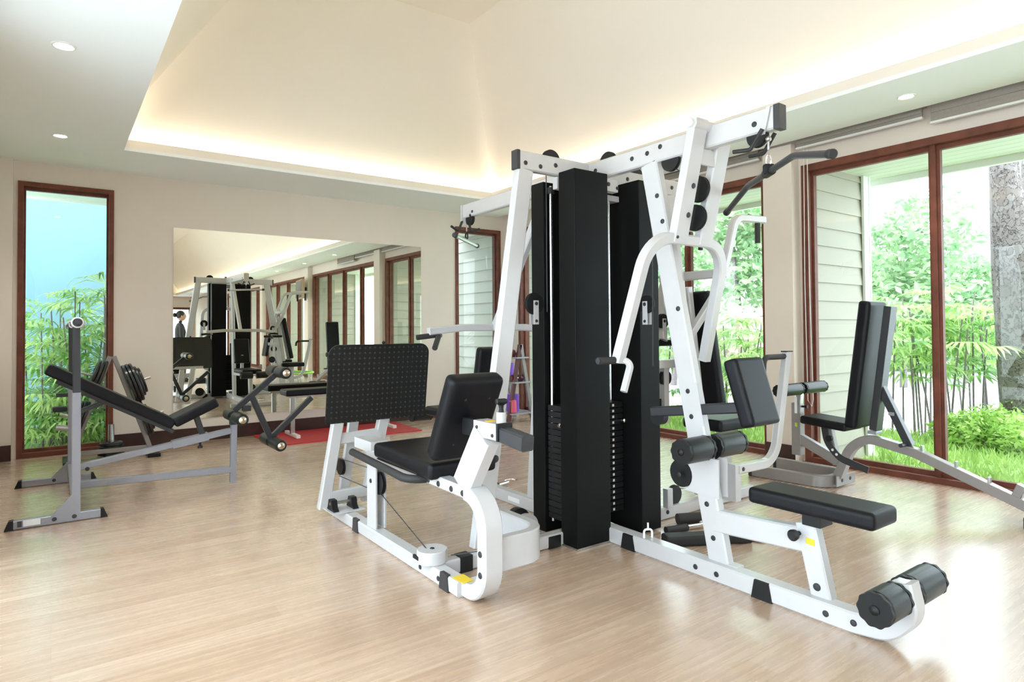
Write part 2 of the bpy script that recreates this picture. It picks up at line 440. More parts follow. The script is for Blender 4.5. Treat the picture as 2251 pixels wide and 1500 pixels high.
window(8, 'x', 3.5, 5.3, YF, -1, [4.4], z1=2.35)
window(9, 'y', -7.0, 4.3, XL, -1, [-5.6, -4.2, -2.8, -1.4, 0, 1.4, 2.8], fw=.065, sw=.055)  # unseen window, added and sized for daylight from the left

# ceiling: flat soffit ring round a coffer, cove trough, steep hipped vault with flat top
CX0, CX1, CY1, CY0 = .51, 4.53, 6.67, -16.8
b = B()
bx(b, XL, CX0 - .22, YF, YA, ZC, ZC + .03); bx(b, CX1 + .22, 5.28, YF, YA, ZC, ZC + .03)
bx(b, CX0 - .22, CX1 + .22, CY1 + .22, YA, ZC, ZC + .03); bx(b, CX0 - .22, CX1 + .22, YF, CY0 - .22, ZC, ZC + .03)
bx(b, CX0 - .22, CX0, CY0, CY1, ZC, ZC + .03); bx(b, CX1, CX1 + .22, CY0, CY1, ZC, ZC + .03)
bx(b, CX0 - .22, CX1 + .22, CY1, CY1 + .22, ZC, ZC + .03); bx(b, CX0 - .22, CX1 + .22, CY0 - .22, CY0, ZC, ZC + .03)
bx(b, 5.28, 5.31, YF, YA, ZC + .03, ZP); bx(b, 5.28, XR, YF, YA, ZP, ZP + .03)
struct('ceiling', b, CEIL)
b = B(); t = .022
bx(b, CX0 - t, CX0, CY0, CY1, ZC + .03, 2.952); bx(b, CX1, CX1 + t, CY0, CY1, ZC + .03, 2.952)
bx(b, CX0 - t, CX1 + t, CY1, CY1 + t, ZC + .03, 2.952); bx(b, CX0 - t, CX1 + t, CY0 - t, CY0, ZC + .03, 2.952)
struct('trim_8', b, VAULT)
b = B(); T = 4.45; tx0, tx1, ty1, ty0 = 1.49, 3.56, 5.645, -15.8; o_ = .215; z0 = ZC + .03
lo = [(CX0 - o_, CY0 - o_, z0), (CX1 + o_, CY0 - o_, z0), (CX1 + o_, CY1 + o_, z0), (CX0 - o_, CY1 + o_, z0)]
hi = [(tx0, ty0, T), (tx1, ty0, T), (tx1, ty1, T), (tx0, ty1, T)]
b.add(lo + hi, [[0, 1, 5, 4], [1, 2, 6, 5], [2, 3, 7, 6], [3, 0, 4, 7], [4, 5, 6, 7]])
e = .05
lo2 = [(x + sx * e * 2, y + sy * e * 2, z0) for (x, y, _), (sx, sy) in zip(lo, ((-1, -1), (1, -1), (1, 1), (-1, 1)))]
hi2 = [(x + sx * e, y + sy * e, T + e) for (x, y, _), (sx, sy) in zip(hi, ((-1, -1), (1, -1), (1, 1), (-1, 1)))]
b.add(lo2 + hi2, [[1, 0, 4, 5], [2, 1, 5, 6], [3, 2, 6, 7], [0, 3, 7, 4], [5, 4, 7, 6]])
struct('ceiling_vault', b, VAULT)
b = B(); s_ = .06
bx(b, CX0 - s_ - .02, CX0 - s_, CY0, CY1, ZC + .032, ZC + .044); bx(b, CX1 + s_, CX1 + s_ + .02, CY0, CY1, ZC + .032, ZC + .044)
bx(b, CX0, CX1, CY1 + s_, CY1 + s_ + .02, ZC + .032, ZC + .044)
struct('trim_9', b, LED)

DL = [(.04, 4.42), (.04, 6.47), (4.93, 1.97), (4.96, -.14), (4.96, -2.5), (.04, 2.3)]
DLN = ['round downlight in the ceiling strip at upper left, nearer the camera', 'small round downlight in the ceiling just in front of the tall left window',
       'round downlight in the ceiling strip above the right-hand blinds', 'ceiling downlight seen in the mirror, nearest the right corner of its ceiling', 'ceiling downlight seen in the mirror, just left of the television', 'ceiling downlight above the camera, out of the frame to the left']
for (x, y), lab in list(zip(DL, DLN))[:5]:
    t_ = thing('downlight', lab, 'ceiling light', (x, y, ZC), 'recessed ceiling downlights')
    b = B(); b.lathe((x, y, ZC), (0, 0, -1), [(-.002, .062), (.006, .06), (.008, .052), (.004, .044), (-.001, .043)], 32); obj('trim_ring', b, TRIMW, t_)
    b = B(); b.cyl((x, y, ZC - .0005), (x, y, ZC - .003), .042, 28); obj('lamp', b, LAMPM, t_)
    l = bpy.data.lights.new('downlight_beam', 'SPOT'); l.energy = 30; l.color = (1, .97, .92); l.spot_size = 2.0; l.spot_blend = .9; l.shadow_soft_size = .04
    lo_ = bpy.data.objects.new('downlight_beam', l); COL.objects.link(lo_); lo_.location = (0, 0, -.02); lo_.parent = t_

def blind(y0, y1, zb, lab):
    t_ = thing('roller_blind', lab, 'blind', (5.40, (y0 + y1) / 2, ZP), 'roller blinds above the windows')
    b = B(); bx(b, 5.355, 5.445, y0, y1, 2.885, ZP - .001, .004); obj('cassette', b, BLIND, t_)
    b = B()
    n = 3 if zb > 2.78 else 4
    for k in range(n):
        zt = 2.885 - (2.885 - zb - .018) * k / n; bx(b, 5.372 - .004 * (k % 2), 5.392 - .004 * (k % 2), y0 + .01, y1 - .01, zt - (2.885 - zb - .018) / n, zt, .002)
    obj('folded_cloth', b, BLIND, t_)
    b = B(); bx(b, 5.362, 5.396, y0 + .005, y1 - .005, zb, zb + .018, .004); obj('bottom_rail', b, ALU, t_)
blind(2.03, 3.06, 2.79, 'short raised taupe blind above the left pane of the right-hand window')
blind(.95, 1.99, 2.735, 'lower hanging taupe blind at the top right edge of the photo')
blind(3.42, 5.3, 2.78, 'raised taupe blind behind the gym, left of the wall pilaster')
b = B(); b.rod([(5.44, 3.02, 2.9), (5.442, 3.03, 1.6), (5.445, 3.02, .55), (5.445, 2.985, .5), (5.442, 2.97, .56), (5.44, 2.985, 1.6), (5.44, 2.99, 2.9)], .004, 6)
one('blind_cord', b, ALU, 'thin white looped blind cord hanging beside the right-hand window frame', 'blind cord')

b = B(); bx(b, 1.045, 4.035, YA - .008, YA - .0005, .246, 2.327)
mi = one('wall_mirror', b, MIRROR, 'large frameless mirror on the back wall reflecting the gym and windows', 'mirror', smooth=False)

# ------------------------------------------------------------------ outside
def siding(name, p, q, z0, z1, side, ex=.172):
    """lap siding boards on a wall face from p to q (2d); side = outward normal (2d)"""
    b = B(); n = int((z1 - z0) / ex)
    p, q, s = V3((*p, 0)), V3((*q, 0)), V3((*side, 0))
    for i in range(n + 1):
        a = z0 + i * ex; c = min(z1, a + ex)
        if c - a < .02: continue
        lo, hi = s * .030, s * .012
        b.add([p + Z * a, q + Z * a, q + lo + Z * a, p + lo + Z * a, p + Z * c, q + Z * c, q + hi + Z * c, p + hi + Z * c],
              [[0, 1, 2, 3], [3, 2, 6, 7], [7, 6, 5, 4], [0, 3, 7, 4], [1, 5, 6, 2], [0, 4, 5, 1]])
    return struct(name, b, SIDING)
fins = [(3.06, 3.40), (-1.40, -1.05), (-5.85, -5.5), (-10.2, -9.9), (7.40, 7.81)]
for i, (a, c) in enumerate(fins):
    xe = 6.72 if i else 6.68
    b = B(); bx(b, XR + .151, xe, a + .03, c - .03, -.3, 2.72); struct('wall_fin_%d' % (i + 1), b, SIDING)
    siding('wall_fin_siding_%d' % (2 * i + 1), (XR + .151, a + .03), (xe, a + .03), -.1, 2.72, (0, -1))
    siding('wall_fin_siding_%d' % (2 * i + 2), (XR + .151, c - .03), (xe, c - .03), -.1, 2.72, (0, 1))
    b = B(); bx(b, xe, xe + .03, a - .03, c + .03, -.2, 2.72); bx(b, xe - .10, xe, a - .025, a, -.2, 2.72); bx(b, xe - .10, xe, c, c + .025, -.2, 2.72)
    struct('trim_%d' % (20 + i), b, TRIMW)
siding('wall_wing_siding', (5.50, 7.82), (5.50, 9.7), -.1, 2.72, (-1, 0))
b = B(); bx(b, 5.50, 5.7, 7.82, 9.7, -.3, 2.8); struct('wall_wing', b, SIDING)
b = B()
for k in range(9):
    bx(b, XR + .151 + k * .14, XR + .151 + k * .14 + .134, YF, 7.4, 2.72, 2.735)
bx(b, XR + .151, 6.95, YF, 9.7, 2.736, 2.85)
for k in range(8):
    bx(b, -1.6, 5.5, YA + .151 + k * .14, YA + .151 + k * .14 + .134, 2.72, 2.735)
bx(b, -1.6, XR + .15, YA + .151, 8.80, 2.736, 2.85)
struct('roof_eaves', b, SOFFIT)
b = B(); bx(b, 6.87, 6.93, YF, 8.9, 2.66, 2.87); bx(b, -1.6, 5.5, 8.78, 8.82, 2.69, 2.87); struct('trim_30', b, TRIMW)
b = B(); bx(b, -30, 60, -40, 60, -.6, -.24); struct('ground', b, PATH)
def grass(name, x0, x1, y0, y1, n, z, h, lab, m=GRASS):
    b = B()
    for _ in range(n):
        x, y = random.uniform(x0, x1), random.uniform(y0, y1)
        if x < 6.85 and x > 5 and 2.95 < y < 3.5: continue
        a = random.uniform(0, PI); hh = h * random.uniform(.5, 1.2); w = .006 + .006 * random.random()
        dx, dy = math.cos(a), math.sin(a); lx, ly = random.uniform(-.6, .6) * hh, random.uniform(-.6, .6) * hh
        b.add([(x - dx * w, y - dy * w, z), (x + dx * w, y + dy * w, z), (x + lx * .5 + dx * w * .7, y + ly * .5 + dy * w * .7, z + hh * .65), (x + lx, y + ly, z + hh), (x + lx * .5 - dx * w * .7, y + ly * .5 - dy * w * .7, z + hh * .65)], [[0, 1, 2, 3, 4]])
    return tag(obj(name, b, m, clean=False, smooth=False), lab, 'grass', kind='stuff')
b = B(); bx(b, 5.63, 8.3, -6, 7.3, -.235, -.09); struct('ground_lawn', b, GRASS)
b = B(); bx(b, -3, 5.4, 7.82, 10.4, -.235, -.06); struct('ground_bed', b, mat('pale leaf litter', (.42, .44, .30), .9, noise=.3, nscale=9))
grass('lawn_grass', 5.9, 8.3, -.6, 6.8, 9000, -.09, .10, 'short bright green lawn grass outside the right windows')
grass('bed_grass', -.8, 1.2, 7.9, 10.2, 700, -.06, .10, 'low green ground cover outside the tall left window', LEAF_BUSH)

b = B(); bx(b, -4, 4.5, 10.6, 10.7, -.3, 3.7); struct('wall_garden', b, BLUEW)

def fan(b, c, d, R, n=9, spread=2.5, wf=.052):
    """one fan leaf: narrow drooping leaflets spread round the tip of a stalk"""
    d = nrm(d); u, w = perp(d)
    side = nrm(d.cross(Z)) if abs(d.z) < .95 else u
    upn = nrm(side.cross(d))
    for i in range(n):
        a = (i / (n - 1) - .5) * spread * random.uniform(.9, 1.1); r = R * random.uniform(.8, 1.1) * (1 - .12 * abs(a))
        l = nrm(d * math.cos(a) + side * math.sin(a)); wd = nrm(l.cross(upn)) * (R * wf)
        m1 = c + l * r * .5 + upn * r * .06; tip = c + l * r - Z * (r * random.uniform(.18, .45))
        m2 = c + l * r * .82 - Z * (r * .12)
        b.add([c, m1 + wd, m1 - wd, m2 + wd * .8, m2 - wd * .8, tip], [[0, 1, 2], [1, 3, 4, 2], [3, 5, 4]])
def palm(x, y, z, h, n, lab, group, R=.30, lean=.15, m=LEAF_PALM, name='lady_palm', low=.45, ns=2, wf=.045):
    t_ = thing(name, lab, 'palm', (x, y, z), group)
    lb = B()
    for k in range(ns):
        hh = h * (1 - .2 * k * random.random()); a = random.uniform(0, 2 * PI); x0, y0 = x + .12 * k * math.cos(a), y + .12 * k * math.sin(a)
        tipx, tipy = x0 + lean * random.uniform(-1, 1), y0 + lean * random.uniform(-1, 1)
        path = [V3((x0, y0, z - .1)), V3((x0 * .6 + tipx * .4, y0 * .6 + tipy * .4, z + hh * .45)), V3((tipx, tipy, z + hh))]
        sb = B(); sb.rod(path, [.013, .011, .008], 6); obj('stem', sb, STEM, t_)
        for i in range(n // ns):
            f = low + (1 - low) * (i + .5) / (n / ns); p = path[1].lerp(path[2], max(0, (f - .45) / .55)) if f > .45 else path[0].lerp(path[1], f / .45)
            a = i * 2.4 + random.uniform(-.5, .5); el = random.uniform(.1, .9)
            d = V3((math.cos(a) * math.cos(el), math.sin(a) * math.cos(el), math.sin(el)))
            c = p + d * random.uniform(.16, .34)
            wv = nrm(d.cross(Z)) * .004
            lb.add([p + wv, p - wv, c - wv, c + wv], [[0, 1, 2, 3]])
            fan(lb, c, V3((d.x, d.y, d.z * .5 - .1)), R * random.uniform(.8, 1.15), random.choice((9, 10, 11, 12)), wf=wf)
    obj('fronds', lb, m, t_, clean=False, smooth=False)
    return t_
def crown(b, c, r, n, size, fill=.55):
    c = V3(c)
    for _ in range(n):
        d = nrm((random.gauss(0, 1), random.gauss(0, 1), random.gauss(0, 1)))
        k = random.uniform(fill, 1.05); p = c + V3((d.x * r[0], d.y * r[1], d.z * r[2])) * k
        u = nrm(V3((random.gauss(0, 1), random.gauss(0, 1), random.gauss(0, .6)))); w = nrm(u.cross(nrm(d + V3((random.gauss(0, .6),) * 3)))); s = size * random.uniform(.6, 1.4)
        b.add([p - u * s, p - w * s * .45, p + u * s, p + w * s * .45], [[0, 1, 2, 3]])
def tree(x, y, z, h, blobs, n, size, lab, group, m=LEAF_TREE, name='leafy_tree', cat='tree', tr=.09):
    t_ = thing(name, lab, cat, (x, y, z), group)
    sb = B(); sb.rod([(x, y, z - .1), (x + .1, y, z + h * .4), (x, y + .1, z + h * .8)], [tr, tr * .75, tr * .4], 8); obj('trunk', sb, STEM, t_)
    lb = B(); tot = sum(r[0] * r[2] for _, r in blobs)
    for c, r in blobs: crown(lb, (x + c[0], y + c[1], z + c[2]), r, int(n * r[0] * r[2] / tot), size)
    obj('foliage', lb, m, t_, clean=False, smooth=False)
    return t_
def ray_at(u, v, d):
    """a point d metres deep along the view through photo pixel (u, v), for siting plants"""
    yw, pt, rl = math.radians(35.983), math.radians(1.095), math.radians(-.398)
    F = V3((math.sin(yw) * math.cos(pt), math.cos(yw) * math.cos(pt), math.sin(pt))); R = V3((math.cos(yw), -math.sin(yw), 0)); U = R.cross(F)
    R2 = R * math.cos(rl) + U * math.sin(rl); U2 = -R * math.sin(rl) + U * math.cos(rl)
    return V3((0, 0, 1.2)) + (F + R2 * ((u - 1125.5) / 1389.025) - U2 * ((v - 698.041) / 1389.025)) * d
gp = 'palms outside the right windows'
for u, d, h, n in ((1960, 7.6, 1.45, 22), (1985, 8.2, 1.7, 22), (2020, 7.8, 1.55, 20), (2045, 8.6, 1.8, 20), (2085, 7.4, 1.4, 20), (2110, 8.2, 1.75, 22), (2140, 7.7, 1.55, 22), (2165, 8.5, 1.7, 20), (2240, 8.8, 1.5, 18)):
    p = ray_at(u, 900, d); palm(p.x, p.y, -.12, h, n, 'slim lady palm with bare lower stems outside the right-hand window', gp, R=.38, low=.55, ns=3)
for u, d, h, n in ((1448, 8.6, 1.5, 16), (1600, 9.0, 1.35, 24), (1640, 8.4, 1.25, 24), (1668, 9.2, 1.4, 20)):
    p = ray_at(u, 900, d); palm(p.x, p.y, -.12, h, n, 'bushy lady palm outside the window behind the gym, left of the pilaster', 'palms outside the window behind the gym', R=.42, low=.2)
gl = 'palms outside the tall left window'
for u, d, h, n in ((62, 7.3, 1.25, 20), (95, 6.95, 1.5, 20), (130, 7.4, 1.65, 22), (165, 7.1, 1.45, 18), (200, 7.5, 1.7, 22), (232, 7.2, 1.75, 22), (255, 7.6, 1.85, 18)):
    p = ray_at(u, 900, d); palm(p.x, min(max(p.y, 8.6), 9.5), -.08, h, n, 'green fan palm outside the tall left window against the blue wall', gl, R=.46, low=.15, wf=.032)
for u, d, h, n in ((58, 6.6, .30, 12), (100, 6.7, .35, 14), (140, 6.8, .28, 12), (185, 6.75, .32, 14), (222, 6.9, .28, 12), (245, 7.0, .35, 12), (80, 7.2, .5, 14), (118, 7.1, .5, 14), (160, 7.3, .5, 14), (205, 7.4, .55, 14)):
    p = ray_at(u, 950, d); palm(p.x, min(max(p.y, 8.35), 9.5), -.08, h, n, 'low young fan palm near the ground outside the tall left window', 'young palms outside the tall left window', R=.32, low=.1, ns=1, wf=.04)
p = ray_at(1030, 850, 8.4); palm(p.x - .05, max(p.y, 8.35), -.1, .95, 12, 'single low palm in front of the pale siding outside the narrow window', None, R=.32, low=.35)
for u, v, d, r in ((2130, 1010, 6.7, .26), (2175, 985, 6.9, .30), (2215, 990, 6.6, .27), (2245, 950, 6.9, .34), (2090, 1035, 6.9, .20), (2240, 1030, 6.3, .26)):
    p = ray_at(u, v, d); b = B(); crown(b, (p.x, p.y, max(.06, p.z)), (r, r, r * .95), 1800, .032, .2)
    one('fern_bush', b, LEAF_BUSH, 'bright green feathery low bush at the foot of the big tree trunk', 'bush', 'low bushes below the tree trunk', clean=False, smooth=False)
for u, d, h, lab in ((1985, 15, 3.9, 'tall pale green tree rising left of the window mullion outside'), (2125, 16, 3.0, 'leafy tree between the mullion and the big trunk outside'), (1900, 18, 3.3, 'distant leafy tree beside the corner of the white siding wall'), (2060, 21, 2.8, 'low distant tree behind the right-hand window mullion'), (2270, 17, 3.2, 'leafy tree behind the big trunk at the right edge'), (1620, 14, 4.6, 'dense blue green tree outside the window behind the gym'), (1480, 16, 3.9, 'green tree outside seen between the gym posts'), (2185, 20, 2.9, 'far leafy tree just left of the big trunk')):
    p = ray_at(u, 800, d); bl = [((random.uniform(-.7, .7), random.uniform(-.7, .7), h * f), (random.uniform(.7, 1.25), random.uniform(.7, 1.25), random.uniform(.5, .9))) for f in (.28, .42, .55, .68, .82, .95)]
    tree(p.x, p.y, -.24, h, bl, 4800, .10, lab, None)
for u, d, lab in ((1590, 10.5, 'pale pink flowering shrub outside the window behind the gym, left one'), (1655, 11.2, 'pale pink flowering shrub outside beside the wall pilaster')):
    p = ray_at(u, 800, d + (2.2 if u > 1600 else 0)); tree(p.x, p.y, -.24, 1.7, [((0, 0, 1.25), (.75, .75, .6)), ((.3, .2, .8), (.7, .7, .5))], 1500, .09, lab, None, LEAF_PINK, 'flowering_shrub', 'shrub', .03)
for y_, lab in ((10.5, 'a'), (2.5, 'b'), (-6, 'c')):
    pass
b = B(); 
for k in range(46):
    a = math.radians(36 - 12 + k * 1.7); d = random.uniform(24, 28); crown(b, (math.sin(a) * d, math.cos(a) * d, random.uniform(.3, .9)), (1.6, 1.6, 1.3), 170, .28, .3)
tag(obj('far_hedge', b, LEAF_TREE, clean=False, smooth=False), 'hazy line of distant green foliage beyond the garden', 'foliage', kind='stuff')
# big trunk
t_ = thing('pine_trunk', 'large tree trunk with flaking grey and pink bark plates at right edge', 'tree', tuple(ray_at(2275, 1040, 7.0)))
tp = [ray_at(u, v, 7.0) for u, v in ((2285, 1080), (2275, 1000), (2264, 900), (2255, 800), (2247, 700), (2236, 600), (2222, 500), (2208, 400), (2203, 320), (2199, 200), (2195, 60))]
b = B(); b.rod(tp, [.34, .30, .268, .258, .25, .225, .185, .135, .122, .118, .115], 40)
b.v = [tuple(V3(q) + V3((random.gauss(0, .006), random.gauss(0, .006), 0))) for q in b.v]
obj('trunk', b, BARK, t_)
p2 = ray_at(2268, 400, 8.6)
t_ = thing('leaning_trunk', 'second paler tree trunk behind the big trunk at the right edge', 'tree', (p2.x, p2.y, -.2))
b = B(); b.rod([(p2.x, p2.y, -.3), (p2.x + .03, p2.y, 2), (p2.x, p2.y - .05, 5)], [.17, .15, .12], 24); obj('trunk', b, BARK, t_)
# ------------------------------------------------------------------ the multi-station gym
G = thing('multi_station_gym', 'large white cable gym with black weight-stack towers, four stations, in the room centre', 'gym machine', (2.6, 2.78, 0))
def P(name, b, m, parent=None, **k): return obj(name, b, m, parent or G, **k)
def tubep(name, path, w, h, n, m=None, parent=None, ch=.007):
    b = B(); b.tube(path, w, h, n, ch); return P(name, b, m or WHITE, parent)
def Pbox(name, x0, x1, y0, y1, z0, z1, m=None, bev=.003, parent=None):
    b = B(); bx(b, x0, x1, y0, y1, z0, z1, bev); return P(name, b, m or WHITE, parent)
# top cross of beams
ZB = 2.132
ba = tubep('top_beam', [(2.062, 2.78, ZB), (2.575, 2.78, ZB)], .05, .104, Y)
Pbox('end_cap', 2.040, 2.064, 2.752, 2.808, ZB - .054, ZB + .054, DKGREY, .004, ba)
for x, z in ((2.10, 2.118), (2.205, 2.112), (2.315, 2.135)): bolt(ba, (x, 2.755, z), -Y, .013)
bb = tubep('top_beam', [(2.6, 2.81, ZB), (2.6, 1.565, ZB + .002)], .052, .106, X)
Pbox('end_cap', 2.571, 2.629, 1.536, 1.567, ZB - .055, ZB + .057, DKGREY, .004, bb)
for y, z in ((2.70, 2.13), (2.41, 2.135), (2.30, 2.14), (2.21, 2.155), (1.66, 2.125)): bolt(bb, (2.574, y, z), -X, .013)
b = B(); b.box((2.5735, 1.60, 2.155), (.001, .016, .016)); P('sticker', b, YELLOW, bb)
bc = tubep('top_beam', [(2.6, 2.81, ZB), (2.6, 4.20, ZB - .012)], .052, .104, X)
for y, z in ((3.3, 2.13), (4.08, 2.075), (4.05, 2.10)): bolt(bc, (2.574, y, z), -X, .011)
bd = tubep('top_beam', [(2.626, 2.78, ZB), (3.40, 2.78, ZB)], .05, .104, Y)
for x in (2.90, 3.32): bolt(bd, (x, 2.755, 2.135), -Y, .013)
Pbox('end_cap', 3.398, 3.42, 2.752, 2.808, ZB - .054, ZB + .054, DKGREY, .004, bd)
for c, ax, pr_ in (((2.30, 2.78, 2.165), Y, ba), ((2.6, 2.62, 2.165), X, bb), ((3.0, 2.78, 2.165), Y, bd)): pulley(pr_, c, ax, .062)
# sloping posts
pa = tubep('post', [(2.105, 2.78, 2.082), (1.80, 2.78, .07)], .052, .105, Y)
bolt(pa, (1.885, 2.753, .52), -Y, .02)
pb = tubep('post', [(2.6, 2.295, 2.082), (2.6, 1.885, .075)], .052, .112, X)
for y, z in ((2.235, 1.90), (2.20, 1.76), (2.105, 1.30), (2.05, .885), (2.03, .76), (1.945, .345), (1.91, .19)): bolt(pb, (2.574, y, z), -X, .013)
b = B(); b.prism([(2.5745, 2.075, .93), (2.5745, 1.995, .93), (2.5745, 1.955, .72), (2.5745, 2.035, .72)], (-.002, 0, 0)); P('bracket_plate', b, WHITE, pb)
pc_ = tubep('post', [(3.30, 2.78, 2.082), (3.62, 2.78, .07)], .052, .105, Y)
pd_ = tubep('post', [(2.6, 3.15, 2.08), (2.6, 3.34, .07)], .052, .11, X)
# shrouds: thin sheet covers folded round the stacks
def shroud(x0, x1, y0, y1, z0, z1, fold):
    b = B(); bx(b, x0, x1, y0, y1, z0, z1, .006); o = P('shroud', b, SHROUD); return o
s1 = shroud(2.295, 2.548, 2.573, 2.709, .012, 2.082, 0)
Pbox('base_trim', 2.292, 2.551, 2.570, 2.712, .0, .012, STEEL, .001, s1)
shroud(2.30, 2.545, 2.852, 2.968, .03, 2.06, 0)
s3 = shroud(2.772, 2.938, 2.546, 2.85, .012, 2.075, 0)
bolt(s3, (2.83, 2.548, 2.03), -Y, .008)
shroud(2.66, 2.93, 2.99, 3.11, .03, 2.06, 0)
# weight stacks with guide rods, pins and top brackets
def stack(cx, cy, wx, wy, n, zt, pin):
    o = None
    g = B()
    k = 19
    for i in range(k):
        z = .12 + i * .034
        q = Pbox('weight_plate', cx - wx / 2, cx + wx / 2, cy - wy / 2, cy + wy / 2, z, z + .031, BLACK, .003)
        if pin == 'y': Pbox('number_label', cx + .012, cx + .026, cy - wy / 2 - .0015, cy - wy / 2 + .002, z + .008, z + .022, STICKW, 0, q)
        o = q
    for s in (-1, 1):
        a = B(); p_ = ((2.332, 2.822) if s < 0 else (2.50, 2.76)) if pin == 'x' else ((2.702, 2.745) if s < 0 else (2.745, 2.765))
        a.cyl((*p_, .10), (*p_, 2.03), .0095, 14); P('guide_rod', a, CHROME)
        a = B(); a.cyl((*p_, 1.985), (*p_, 2.02), .022, 16); P('rod_collar', a, BLACK)
    a = B(); a.cyl((cx, cy, .76), (cx, cy, .98), .013, 14); P('selector_stem', a, BLACK)
    return o
stack(2.425, 2.782, .22, .12, 19, 0, 'x')
stack(2.665, 2.74, .20, .11, 19, 0, 'y')
b = B(); b.lathe((2.32, 2.74, .655), (-1, 0, 0), [(-.05, .006), (-.012, .006), (-.010, .012), (.006, .014), (.014, .009)], 16); P('selector_pin', b, CHROME)
b = B(); b.lathe((2.745, 2.655, .655), (0, -1, 0), [(-.05, .006), (-.012, .006), (-.010, .012), (.006, .014), (.014, .009)], 16); P('selector_pin', b, CHROME)
ra = Pbox('rod_bracket', 2.33, 2.575, 2.76, 2.80, 2.005, 2.075)
for x in (2.36, 2.45): bolt(ra, (x, 2.76, 2.045), -Y, .012)
rb_ = Pbox('rod_bracket', 2.56, 2.70, 2.64, 2.69, 2.005, 2.076)
bolt(rb_, (2.62, 2.64, 2.045), -Y, .013); bolt(rb_, (2.69, 2.64, 2.03), -Y, .010)
Pbox('rod_bracket', 2.64, 2.768, 2.70, 2.78, 1.965, 2.0)
# floor beams
fb = tubep('base_beam', [(2.34, 2.72, .038), (1.54, 2.72, .038)], .056, .072, Y)
Pbox('beam_foot', 2.19, 2.275, 2.684, 2.756, 0, .066, BLACK, .004, fb)
Pbox('beam_foot', 1.63, 1.70, 2.684, 2.756, 0, .080, BLACK, .004, fb)
fl = tubep('base_beam', fillet([(2.572, 2.80, .042), (2.572, 1.25, .042), (2.572, 1.115, .058), (2.572, 1.045, .14), (2.572, 1.070, .248)], [.3, .12, .08], 7), .078, .084, X)
for y, z in ((1.985, .04), (1.865, .04), (1.345, .042), (1.235, .045)): bolt(fl, (2.533, y, z), -X, .013)
for y in (2.43, 1.63):
    b = B(); b.prism([(2.527, y + .05, 0), (2.527, y + .034, .082), (2.527, y - .034, .082), (2.527, y - .05, 0)], (.012, 0, 0)); P('beam_foot', b, BLACK, fl)
b = B(); b.rod(fillet([(2.55, 2.33, .085), (2.55, 2.33, .13), (2.59, 2.31, .13), (2.59, 2.31, .085)], .015, 4), .006, 8); b.cyl((2.57, 2.32, .13), (2.57, 2.32, .165), .005, 8); P('pin_clip', b, STICKW, fl)
fr = tubep('base_beam', [(2.93, 2.69, .038), (4.06, 2.69, .038)], .058, .074, Y)
for x in (3.13, 3.62): bolt(fr, (x, 2.66, .045), -Y, .013)
fy = tubep('base_beam', [(2.58, 3.0, .04), (2.58, 4.75, .04)], .07, .08, X)
b = B(); b.box((2.5445, 3.50, .04), (.001, .13, .03)); P('sticker', b, STICKW, fy)
tubep('base_crossbar', [(2.25, 4.7, .035), (2.95, 4.7, .035)], .06, .06, Y)

# ---- leg press station (left)
lj = tubep('leg_press_frame', fillet([(1.535, 2.46, .038), (1.535, 2.288, .038), (1.535, 2.288, .468), (1.535, 2.43, .468)], [.125, .165], 8), .096, .068, X)
for z in (.235, .145): bolt(lj, (1.487, 2.292, z), -X, .014)
lb_ = tubep('leg_press_base', [(1.502, 4.02, .036), (1.502, 2.45, .036)], .072, .070, X)
for y in (2.62, 2.80): bolt(lb_, (1.466, y, .036), -X, .012)
b = B(); b.prism([(1.46, 2.565 + .042, 0), (1.46, 2.565 + .03, .078), (1.46, 2.565 - .03, .078), (1.46, 2.565 - .042, 0)], (.02, 0, 0)); P('beam_foot', b, DKGREY, lb_)
b = B(); b.prism([(1.46, 3.62 + .042, 0), (1.46, 3.62 + .03, .078), (1.46, 3.62 - .03, .078), (1.46, 3.62 - .042, 0)], (.02, 0, 0)); P('beam_foot', b, DKGREY, lb_)
b = B(); b.box((1.506, 2.465, .0735), (.058, .09, .002)); P('sticker', b, YELLOW, lb_)
lr = tubep('seat_rail', [(1.525, 2.41, .468), (1.525, 3.52, .478)], .068, .054, X)
for y in (2.44, 2.54, 2.66, 2.76): bolt(lr, (1.491, y, .466), -X, .014)
# loop tube that ties the frame to the floor beam
tubep('tie_loop', fillet([(1.582, 2.32, .205), (1.865, 2.32, .205), (1.865, 2.70, .205)], .12, 8), .150, .052, Z)
b = B(); b.cyl((1.46, 2.66, .075), (1.46, 2.66, .10), .02, 12); 
ph = B(); ph.lathe((1.502, 2.745, .072), (0, 0, 1), [(0, .052), (.0, .072), (.006, .075), (.056, .075), (.062, .072), (.062, .0001)], 36)
pho = P('pulley_housing', ph, WHITE); bolt(pho, (1.502, 2.745, .133), Z, .012)
Pbox('housing_slot', 1.424, 1.436, 2.745, 2.80, .090, .108, BLACK, .002, pho)
Pbox('cable_slot', 1.500, 1.516, 2.318, 2.330, .185, .285, DKGREY, .004, lj)
# uprights with the seat pulley between them
for x in (1.490, 1.545): 
    u = tubep('upright', [(x, 3.432, .07), (x, 3.432, .50)], .015, .118, X, None, None, .003)
    if x < 1.5: bolt(u, (x - .0075, 3.435, .335), -X, .013)
pulley(G, (1.518, 3.39, .325), X, .064)
Pbox('seat_head', 1.49, 1.60, 3.45, 3.70, .49, .553)
